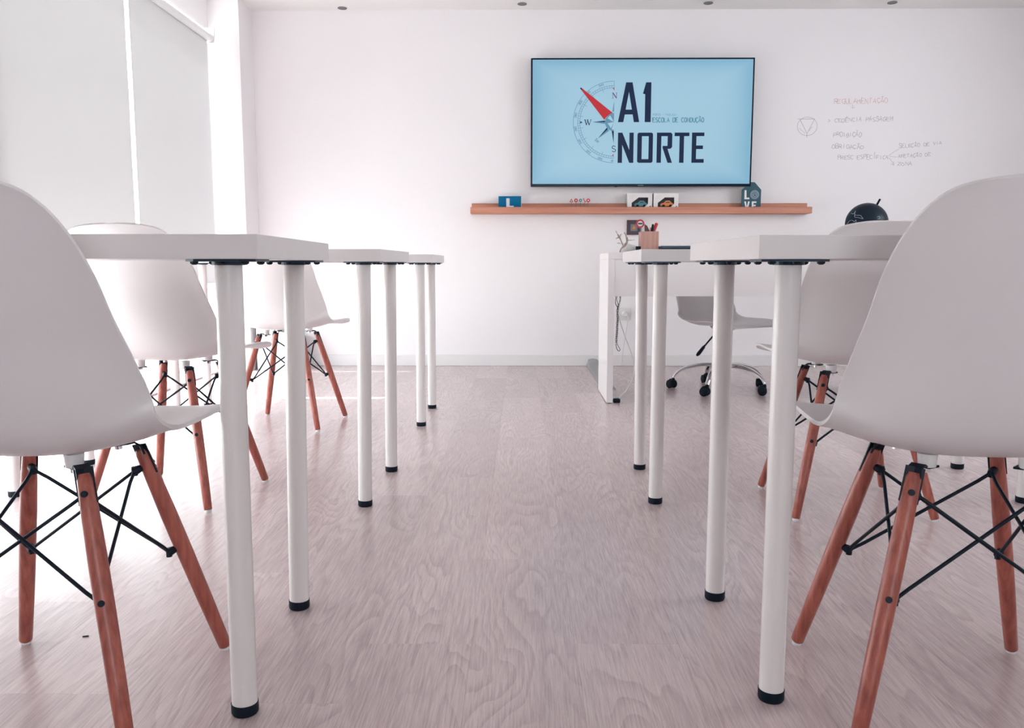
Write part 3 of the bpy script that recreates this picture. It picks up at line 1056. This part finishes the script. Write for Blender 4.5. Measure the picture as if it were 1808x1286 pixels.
# white dish with a driftwood twig, small black box, laptop
dish = thing('dish', 'white angular dish on the teacher desk beside the pen cup', 'dish', (.545, 4.33, .750))
dm = new_bm()
ring_b = [dm.verts.new((.030 * math.cos(a), .026 * math.sin(a), 0)) for a in [2 * math.pi * k / 6 + .3 for k in range(6)]]
hts = [.036, .050, .056, .050, .040, .030]
ring_t = [dm.verts.new((.058 * math.cos(a), .052 * math.sin(a), hts[k])) for k, a in enumerate([2 * math.pi * k / 6 + .3 for k in range(6)])]
ring_i = [dm.verts.new((.050 * math.cos(a), .045 * math.sin(a), hts[k] - .001)) for k, a in enumerate([2 * math.pi * k / 6 + .3 for k in range(6)])]
ring_j = [dm.verts.new((.022 * math.cos(a), .019 * math.sin(a), .005)) for k, a in enumerate([2 * math.pi * k / 6 + .3 for k in range(6)])]
for A_, B_ in ((ring_b, ring_t), (ring_t, ring_i), (ring_i, ring_j)):
    for k in range(6):
        dm.faces.new((A_[k], A_[(k + 1) % 6], B_[(k + 1) % 6], B_[k]))
dm.faces.new(ring_b[::-1]); dm.faces.new(ring_j)
obj('dish_body', dm, 'bowl', dish)
tw = new_bm()
tube(tw, catmull([(-.042, -.05, .004), (-.036, -.055, .022), (-.020, -.056, .036), (-.008, -.052, .052), (-.006, -.045, .070), (-.014, -.04, .094), (-.020, -.04, .104)], 4), [.0034] * 6 + [.0056] * 12 + [.0032] * 7, 8)
tube(tw, catmull([(-.026, -.05, .036), (-.040, -.045, .070), (-.052, -.045, .090), (-.064, -.045, .112)], 4), [.0028] * 4 + [.0042] * 5 + [.0018] * 4, 8)
tube(tw, [(-.043, -.045, .076), (-.052, -.045, .078), (-.062, -.045, .072)], [.002, .003, .0022], 8)
tube(tw, [(-.043, -.045, .074), (-.040, -.045, .090), (-.034, -.045, .097)], [.002, .0026, .0014], 8)
tube(tw, [(-.010, -.045, .066), (.012, -.04, .064), (.034, -.04, .066)], [.002, .0016, .0008], 8)
tag(obj('driftwood_twig', tw, 'twig', smooth=True, loc=(.545, 4.335, .751)), 'forked driftwood twig leaning out of the white dish', 'twig')
sb = bx(-.012, .012, -.012, .012, 0, .034, bev=.002)
tag(obj('black_clip_box', sb, 'rubber', loc=(.594, 4.27, .750)), 'tiny black box between the white dish and the wooden pen cup', 'box')
lp = thing('laptop', 'closed dark laptop lying on the teacher desk right of the pen cup', 'laptop', (.703, 4.235, .750))
obj('laptop_base', bx(0, .34, 0, .24, .002, .022, bev=.003), 'rubber', lp)
obj('laptop_lid', bx(0, .34, 0, .24, .0225, .036, bev=.004), mat('laptop_shell', (0.02, 0.05, 0.09), 0.35), lp)
for xx in (.02, .30):
    obj('rubber_foot', bx(xx, xx + .02, .02, .03, 0, .002), 'rubber', lp)

# globe
gb = thing('desk_globe', 'black chalkboard globe with white drawn outlines on the desk', 'globe', (1.774, 4.35, .750))
gc = Vector((0, 0, .152))
g = new_bm()
bmesh.ops.create_uvsphere(g, u_segments=48, v_segments=32, radius=.104, matrix=Matrix.Translation(gc))
gs = obj('sphere', g, 'globe', gb, smooth=True)
ax = Vector((.42, -.1, .90)).normalized()
obj('axis_pin', tb([gc + ax * .100, gc + ax * .136], [.0055, .0050], 12), 'rubber', gb)
obj('axis_pin', tb([gc - ax * .100, gc - ax * .118], .005, 12), 'rubber', gb)
arc = []
pv = Vector((.35, 1, 0)); pv = (pv - ax * pv.dot(ax)).normalized()
for k in range(19):
    th = math.pi * k / 18
    arc.append(gc + (ax * -math.cos(th) * .116 + pv * math.sin(th) * .113))
obj('meridian_arm', tb(arc, .004, 10), 'rubber', gb, smooth=True)
obj('base', tb([(0, 0, 0), (0, 0, .006), (0, 0, .014), (0, 0, .032)], [.062, .062, .03, .010], 28), 'rubber', gb, smooth=True)


def on_globe(px_, py_):
    """outline points given right/up on the face turned to the room, metres"""
    fr_ = Vector((-1.774, -4.35, -.2)).normalized()
    rt_ = Vector((0, 0, 1)).cross(fr_).normalized() * 1
    up_ = fr_.cross(rt_)
    d = math.sqrt(max(1e-5, .1046 ** 2 - px_ ** 2 - py_ ** 2))
    return gc + rt_ * px_ + up_ * py_ + fr_ * d


for line in ([(-.074, .052), (-.062, .050), (-.054, .064), (-.058, .050), (-.052, .042), (-.030, .040), (-.022, .030), (-.018, .024), (-.040, .030), (-.056, .032), (-.058, .044)],
             [(-.086, .008), (-.078, .016), (-.066, .016), (-.058, .010), (-.050, .018), (-.050, .002)],
             [(-.086, .008), (-.092, -.004), (-.080, -.020), (-.070, -.006), (-.050, .002)],
             [(.048, .030), (.056, .034), (.060, .024), (.050, .022)],
             [(-.04, -.03), (-.02, -.05), (0, -.04), (.01, -.02), (-.01, 0), (-.03, -.01), (-.04, -.03)]):
    obj('chalk_outline', tb([on_globe(*p) for p in catmull(line, 3)], .0011, 6), 'chalk', gs)

# translucent cable cover running along the floor from the wall to the desk
fm = new_bm()
prof = [(0, .0006), (.012, .009), (.030, .013), (.052, .013), (.070, .009), (.082, .0006)]
prev = None
for (y_, lift) in [(4.585, 0), (5.0, 0), (5.40, 0), (5.56, .002), (5.63, .012), (5.662, .040)]:
    row = [fm.verts.new((.447 + u, y_, h_ + lift * (0.1 if u < .005 else 1))) for u, h_ in prof]
    if prev:
        for i in range(5):
            fm.faces.new((prev[i], prev[i + 1], row[i + 1], row[i]))
    prev = row
fmo = tag(obj('cable_cover', fm, 'clearmat', smooth=True), 'flat translucent grey cable cover on the floor from the desk side to the baseboard', 'cable cover')
sd = fmo.modifiers.new('thickness', 'SOLIDIFY'); sd.thickness = .0014; sd.offset = 1

# pale box in the corner
bxo = thing('storage_box', 'pale grey box on the floor in the corner by the column', 'box', (-1.745, 5.45, 0))
bq = new_bm()
vs = [bq.verts.new(p) for p in [(0, 0, .0), (.26, 0, 0), (.26, .18, 0), (0, .18, 0), (.0, 0, .295), (.26, 0, .225), (.26, .18, .225), (0, .18, .295)]]
for f_ in ((3, 2, 1, 0), (0, 1, 5, 4), (1, 2, 6, 5), (2, 3, 7, 6), (3, 0, 4, 7)):
    bq.faces.new([vs[i] for i in f_])
bqo = obj('box_body', bq, 'boxgrey', bxo)
sd = bqo.modifiers.new('thickness', 'SOLIDIFY'); sd.thickness = .003

# ================================================================== THE BACK WALL: SCREEN
TX0, TX1, TZ0, TZ1, TY = 0.062, 1.513, 1.204, 2.024, 5.600
tv = thing('wall_screen', 'large flat wall screen showing a compass logo and big dark letters', 'screen', ((TX0 + TX1) / 2, 5.64, TZ0))
ox, oy, oz = (TX0 + TX1) / 2, 5.64, TZ0
obj('casing', bx(TX0 - ox, TX1 - ox, TY - oy, 5.650 - oy, 0, TZ1 - oz, bev=.003), 'bezel', tv)
obj('wall_bracket', bx(-.25, .25, 5.6505 - oy, 5.6895 - oy, .2, .6), 'black', tv)
SYF = TY - oy - .0015
scr = obj('screen_panel', bx(TX0 + .011 - ox, TX1 - .011 - ox, SYF, SYF + .003, .017, TZ1 - .011 - oz), 'screen', tv)
obj('sensor', bx(-.170, -.155, SYF + .004, SYF + .01, -.004, .002), 'black', tv)
obj('maker_badge', bx(-.019, .018, SYF - .0004, SYF + .002, .0045, .0095), mat('badge_grey', (0.07, 0.13, 0.18), 0.3), tv)
MPX = 0.003705


def scr_at(px_, py_, w=0.0):
    """a point of the picture shown on the screen, in the screen's own axes"""
    return (TX0 + (px_ - 938) * MPX - ox, SYF - .0006 - w, TZ1 - (py_ - 102.4) * MPX * .977 - oz)


def c5(u, v, w=0.0):
    return scr_at(1080 + u / 7.567, 130 + v / 7.567, w)


def c4(u, v, w=0.0):
    return scr_at(1000 + u / 7.56, 130 + v / 7.56, w)


def rrect(x0, y0, x1, y1, r):
    out = []
    for cx_, cy_, s in ((x1 - r, y0 + r, -90), (x1 - r, y1 - r, 0), (x0 + r, y1 - r, 90), (x0 + r, y0 + r, 180)):
        for k in range(5):
            a = R(s + 22.5 * k)
            out.append((cx_ + r * math.cos(a), cy_ + r * math.sin(a)))
    return out


glyphs = [
    ([(88, 642), (190, 115), (275, 115), (372, 642), (300, 642), (283, 540), (178, 540), (160, 642)], [[(188, 475), (230, 240), (272, 475)]]),
    ([(445, 642), (445, 272), (415, 265), (455, 115), (525, 115), (525, 642)], []),
    ([(92, 1187), (92, 782), (150, 782), (245, 1015), (245, 782), (302, 782), (302, 1187), (247, 1187), (150, 945), (150, 1187)], []),
    (rrect(352, 782, 560, 1187, 26), [[(412, 830), (503, 830), (503, 1137), (412, 1137)]]),
    ([(612, 1187), (612, 782), (798, 782), (818, 802), (818, 975), (797, 998), (757, 1000), (820, 1187), (760, 1187), (690, 985), (692, 960), (755, 960), (757, 830), (672, 830), (672, 1187)], []),
    ([(848, 782), (1045, 782), (1045, 830), (975, 830), (975, 1187), (915, 1187), (915, 830), (848, 830)], []),
    ([(1080, 782), (1245, 782), (1245, 830), (1140, 830), (1140, 955), (1230, 955), (1230, 1003), (1140, 1003), (1140, 1137), (1245, 1137), (1245, 1187), (1080, 1187)], []),
]
for o_, h_ in glyphs:
    obj('logo_letter', plate(new_bm(), o_, h_, c5, .0004), 'navy', scr)


def flipc5(u, v, w=0.0):
    return c5(u, -v, w)


def flipc4(u, v, w=0.0):
    return c4(u, -v, w)


st = new_bm()
write(st, 'ESCOLA DE CONDU\u00c7\u00c3O', 552, -643, 680, 58, flipc5, 10.5, gap=.30)
obj('subtitle', st, 'teal', scr)
st = new_bm()
write(st, 'PORTO - PAOLADA', 554, -558, 308, 28, flipc5, 5, gap=.30)
obj('subtitle', st, mat('faint', (0, 0, 0), .2) if 0 else emis('logo_faint', (0.20, 0.40, 0.52), EMK), scr)
# compass
cc = new_bm()
for rr, lw in ((543, 5), (484, 4.5), (455, 4.5)):
    ribbon(cc, [(640 + rr * math.cos(R(a)), -640 + rr * math.sin(R(a))) for a in range(90, 271, 3)], lw, flipc4)
for a in range(90, 271, 4):
    ribbon(cc, [(640 + r_ * math.cos(R(a)), -640 + r_ * math.sin(R(a))) for r_ in (455, 484)], 4, flipc4)
for a in range(110, 260, 20):
    ribbon(cc, [(640 + r_ * math.cos(R(a)), -640 + r_ * math.sin(R(a))) for r_ in (415, 455)], 4, flipc4)
for k, txt in enumerate(('340', '320', '300', '280', '260', '240', '220', '200')):
    a = 110 + 20 * k - (0 if k != 1 else -2)
    if k < 4:
        rot = R(a - 90)
    else:
        rot = R(a - 90)
    cx_, cy_ = 640 + 506 * math.cos(R(a)), -640 + 506 * math.sin(R(a))
    w_, h_ = 64, 26
    sx_ = cx_ - (w_ / 2) * math.cos(rot) + 0 * math.sin(rot)
    sy_ = cy_ - (w_ / 2) * math.sin(rot)
    write(cc, txt, sx_, sy_, w_, h_, flipc4, 5, gap=.3, rot=rot)
write(cc, '18', 605, -1170, 30, 24, flipc4, 5, gap=.3)
ribbon(cc, [(636, -105), (636, -150)], 4, flipc4)
obj('compass_ring', cc, 'ring', scr)
obj('compass_needle', plate(new_bm(), [(183, 192), (200, 184), (622, 518), (575, 540), (535, 575), (512, 612)], [], c4, .0010), 'red', scr)
obj('compass_needle', plate(new_bm(), [(180, 190), (198, 182), (216, 206), (206, 218)], [], c4, .0012), 'navy', scr)
for P in ([(520, 620), (355, 640), (522, 640)], [(545, 715), (428, 860), (560, 735)], [(610, 750), (640, 925), (640, 752)], [(190, 628), (222, 643), (190, 660)]):
    obj('compass_point', plate(new_bm(), P, [], c4, .0008), 'navy', scr)
for P in ([(522, 640), (355, 640), (520, 665)], [(560, 735), (428, 860), (580, 755)], [(618, 500), (640, 355), (640, 502)]):
    obj('compass_point', plate(new_bm(), P, [], c4, .0006), 'steel', scr)
obj('compass_hub', plate(new_bm(), [(640 + 120 * math.cos(R(a)), 640 - 120 * math.sin(R(a))) for a in range(90, 271, 10)], [], c4, .0009), 'steel', scr)
for P in ([(640, 640), (555, 655), (600, 722)], [(640, 640), (552, 590), (590, 552)], [(640, 640), (610, 735), (640, 745)]):
    obj('hub_facet', plate(new_bm(), P, [], c4, .0013), 'pale', scr)


def serif(bm, strokes, serifs, x, y, w, h):
    for (a, b_, t_) in strokes:
        ribbon(bm, [(x + p[0] * w, -(y + (1 - p[1]) * h)) for p in (a, b_)], t_, flipc4)
    for (sx_, sy_, sw_) in serifs:
        ribbon(bm, [(x + (sx_ - sw_) * w, -(y + (1 - sy_) * h)), (x + (sx_ + sw_) * w, -(y + (1 - sy_) * h))], 5, flipc4)


lt = new_bm()
serif(lt, [((.15, 0), (.15, 1), 6), ((.15, 1), (.85, 0), 12), ((.85, 0), (.85, 1), 6)], [(.12, 1, .14), (.15, 0, .14), (.85, 1, .14)], 610, 252, 70, 72)
obj('compass_letter', lt, emis('logo_plum', (0.16, 0.05, 0.16), EMK), scr)
lt = new_bm()
serif(lt, [((.1, 1), (.32, 0), 12), ((.32, 0), (.5, .95), 6), ((.42, 1), (.68, 0), 12), ((.68, 0), (.9, 1), 6)], [(.1, 1, .12), (.45, 1, .10), (.9, 1, .10)], 243, 608, 100, 72)
obj('compass_letter', lt, 'navy', scr)
lt = new_bm()
ribbon(lt, [(620 + a * 46, -(960 + (1 - b_) * 75)) for a, b_ in catmull(GL['S'][0], 3)], 9, flipc4)
obj('compass_letter', lt, 'navy', scr)
lt = new_bm()
write(lt, 'SW', 385, -880, 52, 34, flipc4, 6, rot=R(-45))
obj('compass_letter', lt, 'ring', scr)
for P in ([(618, 188), (640, 190), (638, 222)], [(618, 1096), (640, 1060), (640, 1096)]):
    obj('compass_point', plate(new_bm(), P, [], c4, .0008), 'red', scr)

# ================================================================== PICTURE LEDGE AND WHAT STANDS ON IT
ld = thing('picture_ledge', 'long reddish wooden picture ledge on the wall under the screen', 'shelf', (-.337, 5.6895, 1.028))
LW = 2.254
obj('back_board', bx(0.004, LW - .004, -.014, 0, 0, .072, bev=.001), 'ledge', ld)
obj('shelf_board', bx(0, LW, -.092, -.0145, .0, .012, bev=.001), 'ledge', ld)
obj('front_lip', bx(0, LW, -.104, -.0925, .0, .042, bev=.001), 'ledge', ld)
LZ = 1.0405

lc = thing('learner_plate', 'blue card with a big white letter L standing on the ledge', 'sign', (-.0765, 5.640, LZ))
obj('card', bx(-.0755, .0755, -.006, .004, 0, .104), 'blue', lc)
obj('card_edge', bx(.0755, .0785, -.006, .020, 0, .104), 'paper', lc)
obj('letter', plate(new_bm(), [(-.0235, .010), (-.0235, .090), (-.0015, .090), (-.0015, .041), (.026, .041), (.026, .010)], [], lambda u, v, w: (u, -.0062 - w, v), .0012), 'white', lc)

heads = ['triangle', 'ring', 'blue', 'slash', 'round']
labs = ['tiny red triangle road sign on the ledge, nearest the blue card', 'tiny red round road sign on the ledge, second from the blue card',
        'tiny teal road sign on the ledge, the only blue-green one', 'tiny road sign with a slanting red head beside the teal one',
        'tiny red round road sign on the ledge, nearest the toy car boxes']
for k, (px_, hd) in enumerate(zip((1008.5, 1016.8, 1024.8, 1031.9, 1038.6), heads)):
    x_ = .702 + (px_ - 1107) * .00374
    s_ = thing('miniature_road_sign', labs[k], 'toy sign', (x_, 5.640, LZ), 0, 'row of miniature road signs on the ledge')
    obj('base', bx(-.006, .006, -.006, .006, 0, .004, bev=.001), 'grey', s_)
    obj('post', tb([(0, 0, .004), (0, 0, .062)], .0018, 8), 'grey', s_)
    hz = .076
    if hd == 'triangle':
        q = [(-.013, -.011), (.013, -.011), (0, .013)]
        q2 = [(-.006, -.007), (.006, -.007), (0, .005)]
    elif hd == 'slash':
        q = [(.002, -.012), (.012, -.010), (-.004, .014), (-.012, .010)]
        q2 = [(.004, -.006), (.007, -.005), (-.003, .009), (-.006, .007)]
    elif hd == 'blue':
        q = disc(0, 0, .0105, 20); q2 = disc(0, 0, .004, 12)
    else:
        q = disc(0, 0, .0125, 20); q2 = disc(0, 0, .005, 12)
    obj('sign_face', plate(new_bm(), q, [], lambda u, v, w: (u, -.002 - w, hz + v), .002), 'signblue' if hd == 'blue' else 'signred', s_)
    obj('sign_symbol', plate(new_bm(), q2, [], lambda u, v, w: (u, -.0042 - w, hz + v), .0006), 'paper', s_)


def toy_box(x0, label, carmat, carname):
    t = thing('toy_car_box', label, 'toy box', (x0, 5.612, LZ), 0, 'boxed toy cars on the ledge')
    W2, H2, D2 = .163, .121, .055
    b_ = new_bm()
    box(b_, 0, W2, D2 - .002, D2, 0, H2)
    box(b_, 0, .002, .001, D2 - .002, 0, H2); box(b_, W2 - .002, W2, .001, D2 - .002, 0, H2)
    box(b_, .002, W2 - .002, .001, D2 - .002, 0, .002); box(b_, .002, W2 - .002, .001, D2 - .002, H2 - .002, H2)
    win = [(.028, .006), (.028, .058), (.074, .093), (.136, .093), (.136, .052), (.104, .022), (.085, .006)]
    plate(b_, [(0, 0), (W2, 0), (W2, H2), (0, H2)], [win], lambda u, v, w: (u, w, v), .001)
    body = obj('carton', b_, 'paper', t)
    obj('inner_backing', bx(.003, W2 - .003, .045, .047, .003, H2 - .003), 'darkgrey', t)
    obj('printed_flash', plate(new_bm(), [(.128, .010), (.136, .006), (.156, .030), (.152, .040)], [], lambda u, v, w: (u, -.0003 - w, v), .0003), 'framewood', body)
    st_ = new_bm()
    for q in range(3):
        ribbon(st_, [(.012, .104 - .008 * q), (.050 - .008 * q, .104 - .008 * q)], .0025, lambda u, v, w: (u, -.0003, v))
    obj('printed_lines', st_, 'boxgrey', body)
    # the car seen through the window
    cx_, cz = .090, .031
    cm = new_bm()
    prof = [(-.038, .006), (-.038, .018), (-.030, .023), (-.016, .026), (-.006, .038), (.016, .039), (.028, .026), (.038, .022), (.040, .006)]
    plate(cm, [(cx_ + u * 1.1, cz + v * 1.1) for u, v in prof], [], lambda u, v, w: (u, .012 + w, v), .026)
    car = obj('toy_car', cm, carmat, t)
    for u in (-.022, .024):
        wh = new_bm()
        tube(wh, [(cx_ + u, .010, cz + .007), (cx_ + u, .040, cz + .007)], .0095, 14)
        obj('wheel', wh, 'rubber', car)
    obj('side_window', plate(new_bm(), [(cx_ - .011, cz + .026), (cx_ - .004, cz + .034), (cx_ + .014, cz + .035), (cx_ + .022, cz + .027)], [], lambda u, v, w: (u, .0112 + w, v), .0006), 'darkgrey', car)


toy_box(.704, 'white window box with a teal toy car on the ledge', 'cartoteal', 'teal')
toy_box(.877, 'white window box with an orange toy car on the ledge', 'orange', 'orange')

lo = thing('love_tag', 'dark teal wooden tag lettered LOVE leaning on the ledge under the screen corner', 'sign', (1.520, 5.606, LZ))
to_l = lambda u, v, w: (u, -w, v)
tg = obj('tag_board', plate(new_bm(), [(-.063, 0), (.063, 0), (.063, .142), (.020, .190), (-.012, .192), (-.063, .142)], [], lambda u, v, w: (u, .008 - w, v), .008), 'tealwood', lo)
lw_ = new_bm()
plate(lw_, [(-.046, .080), (-.046, .139), (-.034, .139), (-.032, .091), (-.013, .091), (-.013, .080)], [], lambda u, v, w: (u, -.0004 - w, v), .0006)
plate(lw_, [(-.046, .066), (-.035, .066), (-.028, .030), (-.021, .066), (-.010, .066), (-.023, .010), (-.033, .010)], [], lambda u, v, w: (u, -.0004 - w, v), .0006)
plate(lw_, [(.004, .010), (.004, .066), (.034, .066), (.034, .056), (.015, .056), (.015, .044), (.030, .044), (.030, .035), (.015, .035), (.015, .020), (.034, .020), (.034, .010)], [], lambda u, v, w: (u, -.0004 - w, v), .0006)
obj('lettering', lw_, 'white', tg)
rs = new_bm()
for r0, r1 in ((.029, .026), (.023, .019), (.014, .010)):
    plate(rs, disc(.021, .110, r0, 28), [disc(.021, .110, r1, 28)], lambda u, v, w: (u, -.0004 - w, v), .0006)
ribbon(rs, [(.012, .106), (.020, .112), (.030, .110)], .003, lambda u, v, w: (u, -.001, v))
obj('rosette', rs, 'chalk', tg)

# small framed picture on the wall
pf = thing('small_picture', 'small dark framed square picture with an orange triangle, below the ledge', 'picture', (.760, 5.6895, .940))
fr_ = new_bm()
plate(fr_, [(-.049, -.049), (.049, -.049), (.049, .049), (-.049, .049)], [[(-.040, -.040), (.040, -.040), (.040, .040), (-.040, .040)]], lambda u, v, w: (u, -.002 - w, v), .014)
obj('frame', fr_, 'framewood', pf)
obj('backing', bx(-.041, .041, -.010, -.001, -.041, .041), 'darkgrey', pf)
obj('inner_square', bx(-.024, .022, -.0112, -.0102, -.024, .022), 'midgrey', pf)
obj('triangle', plate(new_bm(), [(-.012, -.010), (.010, -.010), (-.001, .016)], [], lambda u, v, w: (u, -.0114 - w, v), .001), 'orange', pf)

# wall socket
so = thing('wall_socket', 'white wall socket with a round plug under the desk', 'socket', (.706, 5.6895, .356))
obj('plate', bx(-.041, .041, -.008, 0, -.041, .041, bev=.003), 'white', so)
obj('plug', tb([(0, -.008, 0), (0, -.030, 0), (0, -.038, 0)], [.020, .020, .014], 20), 'white', so, smooth=True)
obj('plug_cord', tb(catmull([(.004, -.036, -.004), (.016, -.050, -.020), (.010, -.040, -.10), (-.010, -.03, -.26), (-.02, -.04, -.352)], 5), .0025, 8), 'cablew', so, smooth=True)

# handwriting on the wall (marker on the painted wall)
hw = random.Random(11)
KX, KZ = .003765, .00364
def wl_(px_, py_):
    return (2.066 + (px_ - 1473) * KX, 1.796 - (py_ - 170) * KZ)
def to_w(u, v, w):
    return (u, YB - .0006, v)


def hand(text, px0, px1, pyb, hpx, m, slope=0.0, lw=.0023):
    bm = new_bm()
    x0_, z0_ = wl_(px0, pyb)
    write(bm, text, x0_, z0_, (px1 - px0) * KX, hpx * KZ, to_w, lw, gap=.28, slope=slope, rnd=hw)
    return obj('handwriting', bm, m, wall_back)


hand('REGULAMENTA\u00c7\u00c3O', 1473, 1567, 183, 9, 'inkred', 0.01)
hand('> CED\u00caNCIA PASSAGEM', 1464, 1577, 216, 7.5, 'ink', .02)
hand('PROIBI\u00c7\u00c3O', 1475, 1524, 241.5, 7.5, 'ink')
hand('OBRIGA\u00c7\u00c3O', 1473, 1528, 263, 7.5, 'ink')
hand('PRESC ESPEC\u00cdFICA', 1484, 1573, 282, 7.5, 'ink', .01)
hand('SELE\u00c7\u00c3O DE VIA', 1591, 1665, 262, 6.5, 'ink', .09)
hand('AFETA\u00c7\u00c3O DE', 1590, 1647, 279, 6, 'ink', .05)
hand('ZONA', 1590, 1615, 293, 6, 'ink', .02)
hb = new_bm()
for seg in ([(1573, 276), (1582, 269), (1592, 263)], [(1575, 277), (1588, 278)], [(1574, 279), (1580, 286), (1583, 292)], [(1578, 290), (1583, 293), (1583, 286)]):
    ribbon(hb, [wl_(*p) for p in seg], .0018, to_w)
obj('handwriting', hb, 'ink', wall_back)
hb = new_bm()
ribbon(hb, [wl_(*p) for p in [(1506, 184), (1506, 191), (1503, 189)]], .0022, to_w)
ribbon(hb, [wl_(*p) for p in [(1506, 191), (1510, 189)]], .0022, to_w)
obj('handwriting', hb, 'inkred', wall_back)
hb = new_bm()
ribbon(hb, [wl_(1428 + 17.5 * math.cos(R(a)), 223 + 16.5 * math.sin(R(a))) for a in range(0, 361, 15)], .0022, to_w)
ribbon(hb, [wl_(*p) for p in [(1411, 210), (1441, 210)]], .0025, to_w)
ribbon(hb, [wl_(*p) for p in [(1415, 211), (1428, 236), (1428, 243)]], .0025, to_w)
ribbon(hb, [wl_(*p) for p in [(1440, 211), (1428, 236)]], .0022, to_w)
ribbon(hb, [wl_(*p) for p in [(1414, 226), (1425, 236)]], .0018, to_w)
ribbon(hb, [wl_(*p) for p in [(1437, 224), (1430, 232)]], .0018, to_w)
obj('handwriting', hb, 'ink', wall_back)

# crumbs on the floor
for (x_, y_, a, l_, lab) in ((-.815, 1.478, .3, .0055, 'tiny dark crumb on the floor between the near left chair legs'),):
    cr = new_bm()
    box(cr, -l_, l_, -.0014, .0014, 0, .0022, bev=.0008)
    c_ = tag(obj('floor_crumb', cr, 'debris', loc=(x_, y_, 0)), lab, 'debris')
    c_.rotation_euler = (0, 0, a)
